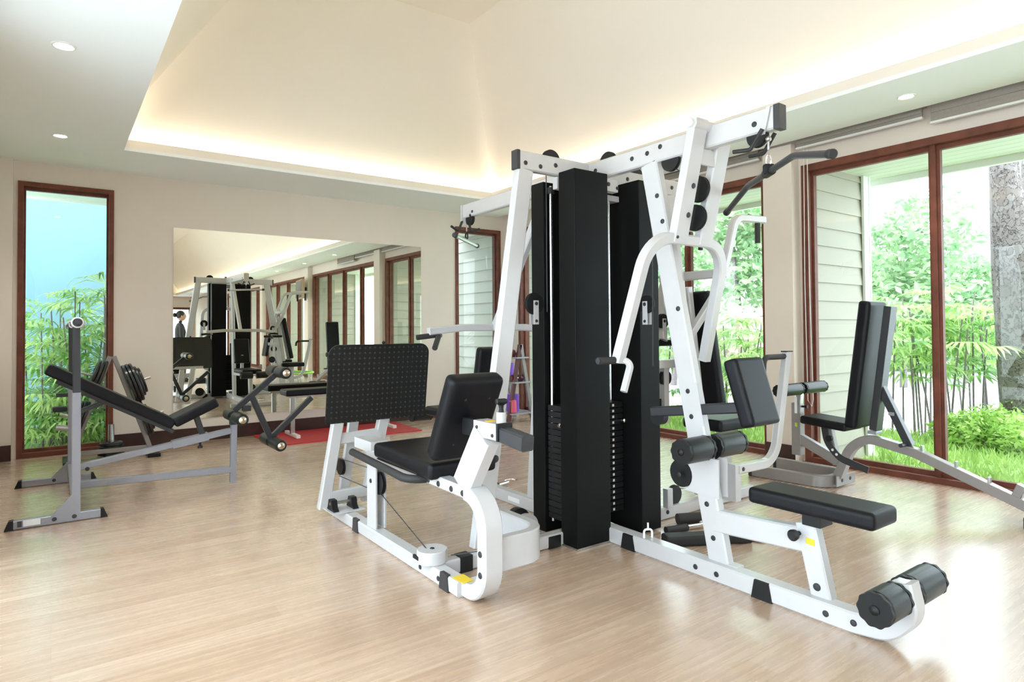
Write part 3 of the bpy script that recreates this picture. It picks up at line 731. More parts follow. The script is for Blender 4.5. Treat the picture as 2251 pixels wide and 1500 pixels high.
# hinged push frame and studded foot plate
def pfr(name, path, w, h, n): return tubep(name, path, w, h, n)
f1 = tubep('push_frame_leg', [(1.432, 4.08, .045), (1.50, 4.00, .62)], .075, .05, X)
f2 = tubep('push_frame_leg', [(1.735, 4.10, .045), (1.83, 4.02, .62)], .075, .05, X)
tubep('push_frame_leg', [(1.59, 4.14, .10), (1.655, 4.12, .60)], .075, .03, X)
tubep('push_frame_crossbar', [(1.46, 4.06, .115), (1.72, 4.07, .115)], .04, .075, Y)
tubep('push_frame_crossbar', [(1.50, 4.03, .49), (1.81, 4.03, .50)], .04, .07, Y)
pulley(G, (1.555, 4.09, .295), X, .055)
Pbox('bearing_plate', 1.385, 1.60, 3.78, 3.96, .073, .079)
for x in (1.418, 1.545):
    b = B(); b.prism([(x - .016, 3.93, .08), (x - .016, 3.915, .10), (x - .016, 3.90, .145), (x - .016, 3.85, .145), (x - .016, 3.835, .10), (x - .016, 3.81, .08)], (.036, 0, 0)); q = P('pillow_bearing', b, BLACK)
b = B(); b.cyl((1.40, 3.875, .12), (1.58, 3.875, .12), .009, 14); P('axle', b, STEEL)
def rrect(w, h, r, n=6):
    out = []
    for cx, cz, a0 in ((w - r, h - r, 0), (r, h - r, 90), (r, .015, 180), (w - r, .015, 270)):
        rr = r if a0 < 180 else .015
        cx_ = cx if a0 < 180 else (.015 if a0 == 180 else w - .015)
        for k in range(n + 1):
            a = math.radians(a0 + 90 * k / n); out.append((cx_ + rr * math.cos(a), cz + rr * math.sin(a)))
    return out
b = B(); fpb, fpt = V3((0, 3.975, .600)), V3((0, 3.905, 1.108)); dz = nrm(fpt - fpb); H = (fpt - fpb).length
poly = [V3((1.408 + x + .0 * z, 0, 0)) + fpb + dz * z for x, z in rrect(.715, H, .068)]
b.prism(poly, (0, .008, .001)); fp = P('foot_plate', b, FOOTPL, None, ang=30)
Pbox('plate_stiffener', 1.52, 1.98, 3.985, 4.02, .60, .64)
b = B(); b.ball((1.80, 3.95, 1.118), .012); P('plate_knob', b, BLACK, fp)
# seat, back pad, handle
Rs = rotx(math.radians(1.0))
b = B(); b.pad((1.635, 2.985, .530), (.385, .66, .080), .028, Rs, .03); P('seat', b, VINYL)
Pbox('seat_board', 1.46, 1.81, 2.68, 3.30, .482, .492, BLACK, .003)
th = math.radians(-14)
def tap(x, y, z): return (x * (1 - .06 * (z + .2)), y, z)
b = B()
bk = rotx(th)
b.pad((1.583, 2.565, .790), (.290, .445, .085), .034, rotx(math.radians(90 + 27)), .04)
bp = P('back_pad', b, VINYL)
for x, z in ((1.53, .66), (1.66, .66), (1.53, .88), (1.66, .88)): bolt(bp, (x, 2.525 + (.785 - z) * .51, z), (0, -.89, -.45), .009)
b = B(); b.box((1.565, 2.455, .755), (.05, .14, .08), .006); P('back_bracket', b, BLACK)
b = B(); b.rod(fillet([(1.405, 3.52, .497), (1.405, 2.80, .468), (1.50, 2.79, .466)], .09, 8), .0205, 16); ha = P('side_handle', b, GRIP)
b = B(); b.cyl((1.405, 3.515, .497), (1.405, 3.523, .4972), .0195, 16); P('handle_cap', b, STICKW, ha)
# sliding carriage on its black rail
tubep('carriage_post', [(1.530, 2.475, .49), (1.530, 2.30, .745)], .068, .135, X)
ca = Pbox('carriage', 1.502, 1.578, 2.185, 2.365, .733, .803)
bolt(ca, (1.502, 2.335, .775), -X, .008); bolt(ca, (1.502, 2.215, .752), -X, .008)
Pbox('sticker', 1.52, 1.56, 2.262, 2.30, .803, .8045, YELLOW, 0, ca)
ar = tubep('adjust_rail', [(1.540, 2.20, .760), (1.540, 2.02, .742)], .062, .064, X, DKGREY)
Pbox('rail_collar', 1.501, 1.579, 2.176, 2.19, .73, .806, BLACK, .003)
b = B(); b.cyl((1.548, 2.215, .80), (1.548, 2.215, .848), .021, 18); kn = P('pin_sleeve', b, WHITE)
b = B(); b.lathe((1.548, 2.215, .846), (0, 0, 1), [(0, .012), (.018, .010), (.03, .012), (.036, .018)], 16); b.box((1.548, 2.215, .893), (.055, .03, .024), .009); P('pull_knob', b, BLACK, kn)
# cables
def cable(*pts, r=.0028): 
    b = B(); b.rod(pts, r, 6); return P('cable', b, DKGREY)
cable((1.528, 4.07, .36), (1.528, 3.43, .385)); cable((1.528, 4.05, .245), (1.528, 3.42, .262)); cable((1.528, 3.40, .262), (1.478, 2.73, .125)); cable((1.535, 2.62, .13), (1.51, 2.33, .235))
cable((2.31, 2.835, 2.11), (2.31, 2.835, 1.3)); cable((2.425, 2.78, .97), (2.425, 2.78, 2.1)); cable((2.665, 2.74, .97), (2.665, 2.74, 2.1))
# hanging swivel pulleys
def swivel(x, y, z, r, ax, flip=1):
    p_ = pulley(G, (x, y, z), ax, r)
    w_ = .017; b = B(); a = V3(ax)
    for s in (-1, 1): b.box(V3((x, y, z - .05 * flip)) + a * (w_ * s), (abs(a.x) * .004 + abs(a.y) * .036 + .0, abs(a.y) * .004 + abs(a.x) * .036, .135), .001)
    br = P('pulley_bracket', b, WHITE, p_)
    bolt(br, V3((x, y, z)) - a * .019, -a, .011); bolt(br, V3((x, y, z - .098 * flip)) - a * .019, -a, .009)
    return p_
swivel(2.20, 2.815, 1.345, .062, Y)
swivel(2.775, 2.495, 1.34, .052, X)
swivel(3.38, 2.90, 1.25, .050, Y)
b = B(); b.cyl((3.22, 2.90, 1.10), (3.55, 2.90, 1.10), .022, 14); P('pull_bar', b, BLACK)
Pbox('pulley_bracket', 3.30, 3.48, 2.86, 2.92, .93, .985); pulley(G, (3.40, 2.90, .86), Y, .055); pulley(G, (3.36, 2.92, .66), Y, .06)
Pbox('lever_bracket', 3.37, 3.42, 2.88, 2.93, .55, .94)
pulley(G, (3.05, 2.72, .14), Y, .062); pulley(G, (3.24, 2.70, .13), Y, .062)
Pbox('pulley_bracket', 3.12, 3.17, 2.65, 2.69, .07, .19)
b = B(); b.cyl((2.12, 2.86, .125), (2.12, 2.90, .125), .072, 28); P('floor_pulley', b, BLACK)
b = B(); b.cyl((2.15, 2.82, .095), (2.15, 2.855, .095), .072, 28); P('pulley_cover', b, WHITE)

# ---- pulldown and press station (towards the camera)
# pivoting press arm
py_, pz_ = 1.918, 2.178
b = B(); b.cyl((2.46, py_, pz_), (2.74, py_, pz_), .030, 24); pv = P('pivot_sleeve', b, WHITE)
b = B(); b.cyl((2.443, py_, pz_), (2.462, py_, pz_), .019, 18); P('pivot_cap', b, ALU, pv)
arm_l = tubep('press_arm', [(2.508, 1.912, 2.208), (2.508, 2.050, 1.63)], .105, .046, X)
arm_r = tubep('press_arm', [(2.708, 1.920, 2.17), (2.705, 2.050, 1.63)], .105, .046, X)
bolt(arm_l, (2.525, 1.963, 1.895), (0, -1, -.24), .014); bolt(arm_l, (2.525, 1.996, 1.757), (0, -1, -.24), .014); bolt(arm_l, (2.475, 2.022, 1.648), (0, -1, -.24), .008)
Pbox('arm_crossplate', 2.55, 2.66, 1.935, 1.95, 2.0, 2.08)
pulley(arm_l, (2.61, 2.0, 1.895), X, .066); pulley(arm_l, (2.61, 2.02, 1.755), X, .066)
arch = tubep('press_arch', fillet([(2.25, 2.215, 1.035), (2.31, 2.055, 1.645), (2.90, 2.055, 1.645), (2.905, 2.20, 1.02)], [.17, .17], 10), .052, .056, nrm(V3((0, 1, .23))))
b = B(); b.cyl((2.275, 2.215, 1.045), (2.12, 2.215, 1.045), .0185, 18); gr = P('grip', b, GRIP)
b = B(); b.cyl((2.12, 2.215, 1.045), (2.114, 2.215, 1.045), .015, 18); P('grip_cap', b, DKGREY, gr)
tubep('lower_grip_arm', fillet([(2.262, 2.20, 1.05), (2.295, 2.17, 1.03), (2.232, 2.16, .895)], .03, 5), .034, .030, Y)
# back pad on its tilted tube
tubep('pad_tube', [(2.6, 2.30, .755), (2.6, 1.765, .828)], .046, .052, X, DKGREY)
b = B(); b.cyl((2.58, 2.26, .735), (2.62, 2.26, .735), .045, 22); P('tube_stop', b, BLACK)
b = B(); b.pad((2.605, 1.712, .905), (.225, .315, .072), .022, rotx(math.radians(73)), .06); P('back_pad', b, VINYL)
# rollers and pulley cheek plate
b = B(); ps = [(2.5735, 1.99, .565), (2.5735, 2.10, .545)]
ps = [(2.5730, 1.95, .57)] + [(2.573, 2.10 + .075 * math.cos(math.radians(a)), .465 + .075 * math.sin(math.radians(a))) for a in range(80, 285, 17)] + [(2.573, 1.97, .385), (2.573, 1.87, .385), (2.573, 1.87, .57)]
b.prism(ps, (-.006, 0, 0)); ck = P('cheek_plate', b, WHITE); bolt(ck, (2.567, 2.105, .46), -X, .013)
b = B(); b.prism([(x + .058, y, z) for x, y, z in ps], (.006, 0, 0)); P('cheek_plate', b, WHITE)
pulley(G, (2.6, 2.115, .462), X, .070, .02)
roller(G, (2.395, 1.945, .618), (2.570, 1.945, .618), .060); roller(G, (2.630, 1.945, .618), (2.825, 1.945, .618), .060)
b = B(); b.cyl((2.38, 1.945, .618), (2.83, 1.945, .618), .012, 12); P('roller_axle', b, STEEL)
b = B(); b.box((2.5725, 1.93, .55), (.002, .018, .03)); P('sticker', b, YELLOW)
# bench on its frame
bf = tubep('bench_frame', [(2.6, 1.91, .272), (2.6, 1.42, .302)], .056, .105, X)
bl = tubep('bench_leg', [(2.6, 1.452, .375), (2.6, 1.385, .075)], .058, .088, X)
bolt(bl, (2.570, 1.400, .122), -X, .016)
b = B(); b.lathe((2.571, 1.475, .325), (-1, 0, 0), [(0, .010), (.03, .010), (.033, .022), (.05, .024), (.056, .018)], 22); P('lock_knob', b, BLACK)
b = B(); b.box((2.570, 1.425, .302), (.002, .036, .026), 0, rotx(.05)); P('sticker', b, YELLOW, bl)
Pbox('frame_gusset', 2.572, 2.628, 1.78, 1.90, .045, .088)
Pbox('pad_bracket', 2.55, 2.65, 1.37, 1.45, .372, .432, BLACK)
b = B(); b.pad((2.592, 1.40, .462), (.205, .535, .070), .024, None, .05); P('bench_pad', b, VINYL)
# foot rollers at the end hook
Pbox('hook_plate', 2.546, 2.600, 1.050, 1.095, .240, .252)
roller(G, (2.372, 1.078, .194), (2.520, 1.078, .194), .062); roller(G, (2.625, 1.078, .194), (2.83, 1.078, .194), .062)
b = B(); b.cyl((2.362, 1.078, .194), (2.84, 1.078, .194), .014, 12); P('roller_axle', b, STEEL)
# lat pulley and hooks under the beam end
pulley(bb, (2.6, 1.66, 2.075), X, .052); pulley(bb, (2.6, 2.16, 2.075), X, .058)
b = B(); b.prism([(2.570, 1.575, 2.185), (2.570, 1.595, 2.185), (2.570, 1.625, 2.065), (2.570, 1.605, 2.065)], (-.005, 0, 0)); P('hook_plate', b, WHITE)
for dx in (-.05, .05):
    b = B(); b.rod(fillet([(2.6 + dx, 1.605, 2.085), (2.6 + dx * 1.05, 1.665, 2.005), (2.6 + dx * 1.3, 1.745, 2.012)], .02, 4), .0095, 10); P('bar_hook', b, RUBBER)
b = B(); b.rod([(2.6, 1.608, 2.06), (2.6, 1.608, 2.0)], .006, 8); b.ball((2.6, 1.608, 2.05), .014, 12, 8); P('cable_end', b, STEEL)
cable((2.6, 2.14, 2.03), (2.6, 2.0, 1.95)); cable((2.6, 2.29, 2.0), (2.6, 2.3, 1.0))

# ---- rear station (away from the camera)
b = B(); b.pad((2.60, 3.87, .865), (.25, .42, .075), .03, rotx(math.radians(102)), .05); P('back_pad', b, VINYL)
b = B(); b.pad((2.60, 4.29, .545), (.30, .62, .075), .03, None, .05); P('seat', b, VINYL)
tubep('seat_leg', [(2.6, 4.45, .50), (2.6, 4.50, .07)], .055, .09, X)
tubep('seat_frame', [(2.6, 3.36, .46), (2.6, 4.55, .48)], .055, .06, X)
tubep('pad_post', [(2.6, 3.90, .47), (2.6, 3.90, .80)], .05, .05, X)
b = B(); b.cyl((2.42, 4.72, .50), (2.78, 4.72, .50), .012); P('roller_axle', b, STEEL)
roller(G, (2.40, 4.72, .5), (2.56, 4.72, .5), .055); roller(G, (2.64, 4.72, .5), (2.80, 4.72, .5), .055)
tubep('press_lever', [(2.6, 3.22, 2.04), (2.6, 3.79, 1.21)], .05, .06, X)
cb = tubep('press_crossbar', [(2.06, 3.80, 1.19), (2.33, 3.80, 1.215), (2.87, 3.80, 1.215), (3.14, 3.80, 1.19)], .05, .05, Y)
for s in (-1, 1):
    b = B(); b.cyl((2.6 + s * .48, 3.80, 1.165), (2.6 + s * .62, 3.82, 1.15), .0185, 16); P('grip', b, GRIP, cb)
    b = B(); b.cyl((2.6 + s * .47, 3.79, 1.155), (2.6 + s * .56, 3.68, 1.08), .0185, 16); P('grip', b, GRIP, cb)
    b = B(); b.cyl((2.6 + s * .44, 3.8, 1.16), (2.6 + s * .49, 3.8, 1.165), .012, 12); P('grip_root', b, STEEL, cb)
pulley(bc, (2.6, 4.12, 2.055), X, .05)
for dy, s in ((4.15, 1), (4.15, -1)):
    b = B(); b.rod(fillet([(2.6 + .03 * s, 4.19, 2.045), (2.6 + .06 * s, 4.20, 1.965), (2.6 + .13 * s, 4.19, 1.998)], .015, 4), .0095, 10); P('bar_hook', b, RUBBER)
Pbox('hook_plate', 2.56, 2.64, 4.185, 4.20, 2.03, 2.17)
b = B(); b.rod([(2.6, 4.175, 2.04), (2.6, 4.175, 1.965)], .005, 8); P('cable_end', b, STEEL)

# ---- right station
b = B(); b.pad((3.665, 2.79, 1.06), (.24, .80, .075), .03, rotz(math.radians(90)) @ rotx(math.radians(90) + math.radians(-11)), .05); P('back_pad', b, VINYL)
tubep('pad_post', [(3.50, 2.78, 1.48), (3.62, 2.78, .62)], .05, .05, Y)
b = B(); b.pad((3.78, 2.74, .545), (.42, .32, .080), .03, None, .05); P('seat', b, VINYL)
tubep('seat_leg', [(3.78, 2.72, .50), (3.80, 2.69, .07)], .05, .09, Y)
for s in (-1, 1):
    y = 2.78 + s * .24
    a_ = tubep('fly_arm', fillet([(3.36, 2.78 + s * .10, 1.12), (3.52, y, 1.46), (3.70, y, 1.94), (4.03, y, 1.955)], [.1, .10], 6), .05, .05, Y)
    b = B(); b.cyl((3.96, y, 1.93), (3.96, y, 1.79), .018, 14); P('grip', b, GRIP, a_)
tubep('arm_crossbar', [(3.56, 2.50, 1.56), (3.56, 3.06, 1.56)], .05, .06, X)
lv = tubep('low_lever', fillet([(3.62, 2.50, .275), (4.06, 2.50, .270), (4.235, 2.50, 1.03)], .18, 9), .05, .06, Y)
Pbox('lever_cap', 4.20, 4.272, 2.474, 2.526, 1.026, 1.034, BLACK, .002, lv)
b = B(); b.rod(fillet([(4.23, 2.50, .995), (3.95, 2.50, .995), (3.94, 2.50, .90)], .05, 6), .0195, 14); P('grip', b, GRIP, lv)
Pbox('lever_mount', 3.58, 3.64, 2.48, 2.70, .07, .31)
bolt(lv, (3.66, 2.475, .275), -Y, .014)

# ---- bars hanging from the gym
t_ = thing('lat_bar', 'bent steel pulldown bar hanging from the end of the gym beam near the camera', 'lat bar', (2.6, 1.608, 1.9))
d = nrm(V3((-.61, -.79, 0))); c = V3((2.6, 1.608, 1.90))
pts = [c - d * .62 - Z * .07, c - d * .27 - Z * .0, c + d * .27, c + d * .60 - Z * .085]
b = B(); b.rod(fillet(pts, .22, 7), .0145, 18); obj('bar', b, DKGREY, t_)
for q, dd in ((pts[0], nrm(pts[0] - pts[1])), (pts[3], nrm(pts[3] - pts[2]))):
    b = B(); b.lathe(q - dd * .03, dd, [(0, .0155), (.001, .0175), (.03, .018), (.034, .014)], 18); obj('end_plug', b, RUBBER, t_)
b = B(); b.box(c + Z * .012, (.03, .05, .05), .01, rotz(.9)); b.cyl(c - d * .035, c + d * .035, .021, 18); sw = obj('swivel', b, BLACK, t_)
b = B(); b.rod([c + Z * .03 + V3((.0, .012 * math.cos(a), .022 + .026 * math.sin(a))) for a in [k * PI / 8 for k in range(17)]], .004, 8); obj('carabiner', b, CHROME, t_)
t_ = thing('triceps_bar', 'short straight steel bar hanging from the far beam in front of the narrow window', 'cable bar', (2.6, 4.175, 1.90))
c = V3((2.6, 4.175, 1.892)); d = nrm(V3((-.48, -.43, 0)))
b = B(); b.cyl(c - d * .31, c + d * .31, .0155, 18); obj('bar', b, STEEL, t_)
for s in (-1, 1):
    b = B(); b.lathe(c + d * (s * .285), d * s, [(0, .0165), (.001, .019), (.03, .019), (.034, .015)], 16); obj('end_plug', b, RUBBER, t_)
b = B(); b.rod([c + Z * .01 + V3((.0, .016 * math.cos(a), .026 + .026 * math.sin(a))) for a in [k * PI / 8 for k in range(17)]], .006, 8); obj('swivel', b, BLACK, t_)
# ------------------------------------------------------------------ left incline bench with rack
BR = thing('incline_bench', 'grey and black incline weight bench with tall rack posts and leg developer, on the left', 'weight bench', (.5, 5.42, 0))
def Q(name, b, m, parent=None, **k): return obj(name, b, m, parent or CUR, **k)
def tq(name, path, w, h, n, m=GREY, parent=None): b = B(); b.tube(path, w, h, n, .004); return Q(name, b, m, parent)
def bq(name, x0, x1, y0, y1, z0, z1, m, bev=.003, parent=None): b = B(); bx(b, x0, x1, y0, y1, z0, z1, bev); return Q(name, b, m, parent)
CUR = BR
for y, sg in ((4.925, -1), (6.215, 1)):
    up = tq('rack_post', [(.123, y, .03), (.123, y, .815)], .048, .048, Y)
    tq('post_extension', [(.124, y, .80), (.120, y, 1.262)], .042, .042, Y, DKGREY, up)
    ft = tq('floor_foot', [(-.195, y, .029), (.26, y, .029)], .05, .052, Y)
    for x0, x1, sx in ((-.235, -.19, 1), (.255, .295, -1)):
        e0, e1 = (x0, x1) if sx > 0 else (x1, x0)
        b = B(); b.prism([(e0, y - .028, 0), (e1, y - .028, 0), (e1, y - .028, .058), (e0 + sx * .022, y - .028, .056)], (0, .056, 0)); Q('foot_cap', b, BLACK, ft)
    b = B(); b.prism([(.10, y - .027, .17), (-.005, y - .027, .057), (-.005, y - .027, .012), (.146, y - .027, .012), (.146, y - .027, .17)], (0, .006, 0)); gp = Q('gusset', b, GREY, up)
    for x in (.012, .115): bolt(gp, (x, y - .027, .034), -Y, .013)
    b = B(); b.rod(fillet([(.085, y, 1.262), (.085, y, 1.235), (.16, y, 1.235), (.16, y, 1.275)], .012, 3), .008, 8); Q('bar_cradle', b, STEEL, up)
b = B(); b.box((-.10, 4.8985, .034), (.085, .001, .036)); Q('sticker', b, STICKW)
b = B(); b.box((-.160, 4.8985, .034), (.022, .001, .036)); Q('sticker', b, DKGREY)
tq('rack_crossbar', [(.123, 4.95, .125), (.123, 6.19, .125)], .05, .05, Z)
tq('lower_beam', [(.148, 5.42, .128), (1.15, 5.42, .10)], .05, .05, Y)
ub = tq('upper_beam', [(.148, 5.42, .250), (1.15, 5.42, .408)], .05, .045, Y)
tq('sliding_sleeve', [(.735, 5.42, .343), (.985, 5.42, .382)], .062, .062, Y, GREY, ub)
bolt(ub, (.20, 5.393, .235), -Y, .014)
b = B(); b.lathe((.93, 5.42, .345), (0, 0, -1), [(0, .008), (.03, .008), (.033, .018), (.05, .018)], 14); Q('pop_pin', b, BLACK)
fp_ = tq('front_post', [(1.167, 5.42, 0), (1.175, 5.42, .475)], .05, .045, Y)
bq('post_collar', 1.145, 1.205, 5.39, 5.45, .455, .51, DKGREY)
def padline(name, p, q, w, t_, m=VINYL):
    p, q = V3(p), V3(q); d = q - p; a = -math.atan2(d.z, d.x)
    b = B(); b.pad((p + q) / 2, (d.length, w, t_), min(.022, t_ * .38), roty(a), .05); return Q(name, b, m)
padline('back_pad', (-.035, 5.43, .955), (.735, 5.43, .505), .27, .075)
padline('seat', (.735, 5.43, .515), (1.035, 5.43, .655), .27, .072)
tq('pad_frame', [(.02, 5.42, .865), (.74, 5.42, .445)], .10, .03, Y, DKGREY)
tq('seat_bracket', [(.90, 5.42, .545), (.945, 5.42, .40)], .05, .04, Y, DKGREY)
tq('pad_prop', [(.30, 5.42, .70), (.155, 5.42, .64)], .05, .03, Y, DKGREY)
BRASS = mat('brass roller cap', (.62, .52, .40), .25, metal=1)
roller(BR, (1.185, 5.17, .515), (1.185, 5.385, .515), .047, capm=BRASS); roller(BR, (1.185, 5.455, .515), (1.185, 5.67, .515), .047, capm=BRASS)
ld = tq('leg_developer_arm', [(1.175, 5.42, .565), (1.505, 5.42, .845)], .04, .045, Y, DKGREY)
roller(BR, (1.52, 5.19, .86), (1.52, 5.40, .86), .047, capm=BRASS); roller(BR, (1.52, 5.44, .86), (1.52, 5.65, .86), .047, capm=BRASS)
tq('leg_developer_arm', [(1.318, 5.42, .655), (1.465, 5.42, .30)], .04, .045, Y, DKGREY)
roller(BR, (1.475, 5.17, .285), (1.475, 5.40, .285), .047, capm=BRASS); roller(BR, (1.475, 5.44, .285), (1.475, 5.67, .285), .047, capm=BRASS)
pg = tq('plate_peg', [(1.475, 5.42, .33), (1.795, 5.42, .625)], .042, .042, Y, DKGREY)
b = B(); b.box((1.80, 5.42, .63), (.006, .046, .046), .002, roty(-.75)); Q('peg_cap', b, GREY, pg)
bq('pivot_bracket', 1.24, 1.30, 5.39, 5.45, .555, .60, DKGREY)
bq('post_hook', .02, .10, 6.20, 6.23, .685, .715, DKGREY); bq('post_hook', .0, .095, 6.16, 6.24, .57, .61, RUBBER, .008)
b = B(); b.cyl((.10, 6.215, .43), (.02, 6.215, .445), .022, 16); Q('storage_peg', b, STEEL)
# the bar lying on top of the rack posts
t_ = thing('barbell', 'thin dark barbell with pale collars lying across the tops of the left bench rack posts', 'barbell', (.122, 5.57, 1.258))
b = B(); b.cyl((.122, 4.72, 1.262), (.122, 6.46, 1.262), .0135, 16); obj('bar', b, DKGREY, t_)
for y, s in ((4.80, -1), (6.38, 1)):
    b = B(); b.lathe((.122, y, 1.262), (0, s, 0), [(-.03, .016), (-.03, .030), (-.022, .035), (.022, .035), (.03, .030), (.03, .016)], 28); co_ = obj('collar', b, STICKW, t_)
    b = B(); b.lathe((.122, y, 1.262), (0, s, 0), [(-.04, .0145), (-.04, .026), (.04, .026), (.04, .0145)], 28); obj('collar_sleeve', b, DKGREY, co_)
    for dx, h in (((-.012, .195), (.012, .13)) if s < 0 else ()):
        b = B(); b.cyl((.122 + dx, y, 1.29), (.122 + dx, y, 1.262 + h), .003, 6); obj('collar_lever', b, DKGREY, co_)
# ------------------------------------------------------------------ plate rack with plates
CUR = thing('plate_rack', 'grey A-frame weight plate rack standing under the tall left window', 'weight rack', (.46, 7.12, 0))
ap, fr_, fl_ = V3((.47, 7.12, .97)), V3((.79, 7.12, .02)), V3((.13, 7.12, .02))
tq('rack_leg', [ap, fr_], .05, .04, Y, GREY2); tq('rack_leg', [ap + V3((-.03, 0, 0)), fl_], .05, .04, Y, GREY2)
bq('foot_bar', .735, .845, 6.93, 7.31, 0, .035, BLACK, .006); bq('foot_bar', .075, .185, 6.93, 7.31, 0, .035, BLACK, .006)
tq('rack_crossbar', [(.16, 7.12, .075), (.76, 7.12, .075)], .04, .04, Y, GREY2)
nr = V3((.948, 0, .319)); nl = V3((-.941, 0, .337))
pegs = []
for f, n_, e_ in ((.30, nr, fr_), (.66, nr, fr_), (.22, nl, fl_), (.62, nl, fl_)):
    c = ap.lerp(e_, f); b = B(); b.cyl(c, c + n_ * .22, .0125, 14); Q('plate_peg', b, STEEL); pegs.append((c, n_))
b = B(); b.cyl((.46, 7.24, .02), (.46, 7.24, .31), .026, 18); Q('vertical_peg', b, STEEL); bq('peg_base', .40, .52, 7.13, 7.30, 0, .02, BLACK)
IRON = mat('black iron plate', (.014, .014, .014), .38, coat=.1, noise=.15)
def plate(c, n_, r, w_, lab, group):
    t_ = thing('weight_plate', lab, 'weight plate', c, group); c = V3(c); b = B()
    b.lathe(c, n_, [(0, .016), (0, r * .28), (w_ * .25, r * .32), (w_ * .3, r * .82), (0, r * .88), (0, r * .97), (w_ * .15, r), (w_ * .85, r), (w_, r * .97), (w_, r * .88), (w_ * .7, r * .82), (w_ * .75, r * .32), (w_, r * .28), (w_, .016)], 40)
    b.f = [f for f in b.f if len(f) == 4]; k = 40; m = len(b.v) // k
    b.f += [[i, (i + 1) % k, (m - 1) * k + (i + 1) % k, (m - 1) * k + i] for i in range(k)]
    obj('disc', b, IRON, t_)
for (c, n_), spec, where in ((pegs[0], ((.195, .026), (.195, .026), (.19, .024), (.15, .022), (.125, .02)), 'upper right side'), (pegs[1], ((.17, .024), (.17, .024), (.13, .02)), 'lower right side'),
                             (pegs[2], ((.165, .024), (.165, .024), (.15, .022)), 'upper left side'), (pegs[3], ((.17, .024), (.17, .024), (.16, .022)), 'lower left side')):
    o = .024
    for i, (r, w_) in enumerate(spec):
        last = i == len(spec) - 1
        plate(c + n_ * o, n_, r, w_, ('outermost black weight plate on the %s of the plate rack' if last else 'large black weight plate packed against the %s of the plate rack') % where, None if last else 'plates on the %s of the rack' % where)
        o += w_ + .004
for i in range(4): plate((.46, 7.24, .021 + i * .03), Z, .115 - .006 * i, .027, ('topmost' if i == 3 else 'bottom' if i == 0 else 'upper middle' if i == 2 else 'lower middle') + ' small black plate in the flat stack on the short upright peg', None)
# ------------------------------------------------------------------ red mat and flat bench by the mirror
b = B(); b.prism([(1.84, 6.78, .0), (3.56, 6.74, .0), (3.60, 7.60, .0), (1.86, 7.62, .0)], (0, 0, .012)); one('exercise_mat', b, REDMAT, 'red rectangular exercise mat on the floor below the mirror', 'mat')
CUR = thing('flat_bench', 'low flat bench with black pad and silver T legs standing on the red mat', 'weight bench', (2.75, 7.33, .012))
b = B(); b.pad((2.72, 7.28, .505), (1.25, .27, .07), .025, None, .05); Q('pad', b, VINYL)
for x in (2.20, 3.36):
    tq('leg', [(x, 7.28, .035), (x, 7.28, .45)], .045, .05, Y, STEEL); tq('foot', [(x, 7.06, .030), (x, 7.50, .030)], .045, .036, X, ALU)
    b = B(); b.rod(fillet([(x + .02, 7.28, .33), (x + .03, 7.28, .455), (x + .25, 7.28, .458)], .05, 5), .016, 10); Q('brace', b, STEEL)
tq('rail', [(2.15, 7.28, .455), (3.40, 7.28, .455)], .05, .03, Y, ALU)
# ------------------------------------------------------------------ rack of dumbbells in the corner
CUR = thing('dumbbell_rack', 'small grey and maroon dumbbell rack in the far corner seen behind the gym post', 'dumbbell rack', (4.93, 6.75, 0))
for y in (6.62, 7.02):
    tq('side_leg', [(4.74, y, 0), (4.93, y, 1.0)], .04, .05, Y, MAROON); tq('side_leg', [(5.13, y, 0), (4.94, y, 1.0)], .04, .05, Y, GREY2)
for z, w_ in ((.10, .38), (.50, .26), (.82, .20)): bq('shelf', 4.935 - w_ / 2, 4.935 + w_ / 2, 6.56, 7.08, z, z + .02, GREY)
def dumbbell(c, r, lab):
    t_ = thing('dumbbell', lab, 'dumbbell', c); c = V3(c)
    for s in (-1, 1):
        b = B(); b.lathe(c + X * (s * .035), X * s, [(0, r * .7), (.008, r), (.05, r), (.058, r * .75)], 6); obj('weight_head', b, MAROON, t_)
    b = B(); b.cyl(c - X * .05, c + X * .05, .015, 12); obj('grip', b, STEEL, t_)
dumbbell((4.92, 6.68, .885), .052, 'maroon hexagonal dumbbell on the top shelf of the corner rack, nearer the gym')
dumbbell((4.94, 6.92, .885), .052, 'maroon hexagonal dumbbell on the top shelf of the corner rack, nearer the window')
dumbbell((4.90, 6.66, .565), .050, 'dark dumbbell on the middle shelf of the corner rack')
for (x, y, z, h, r, lab) in ((4.93, 6.90, .52, .23, .085, 'purple rolled mat standing on the middle shelf of the corner rack'), (4.94, 6.80, .12, .22, .085, 'purple rolled mat standing on the bottom shelf of the corner rack')):
    t_ = thing('rolled_mat', lab, 'mat', (x, y, z)); b = B(); b.lathe((x, y, z), Z, [(0, r * .96), (.004, r), (h - .004, r), (h, r * .96), (h, r * .55), (h - .01, r * .5)], 28); obj('roll', b, PURPLE, t_)
b = B(); b.lathe((4.81, 6.62, .121), Z, [(0, .04), (.01, .05), (.16, .045), (.17, .03)], 18); one('pink_bottle', b, mat('pink plastic', (.75, .12, .22), .35), 'pink bottle standing on the bottom shelf of the corner rack', 'bottle')
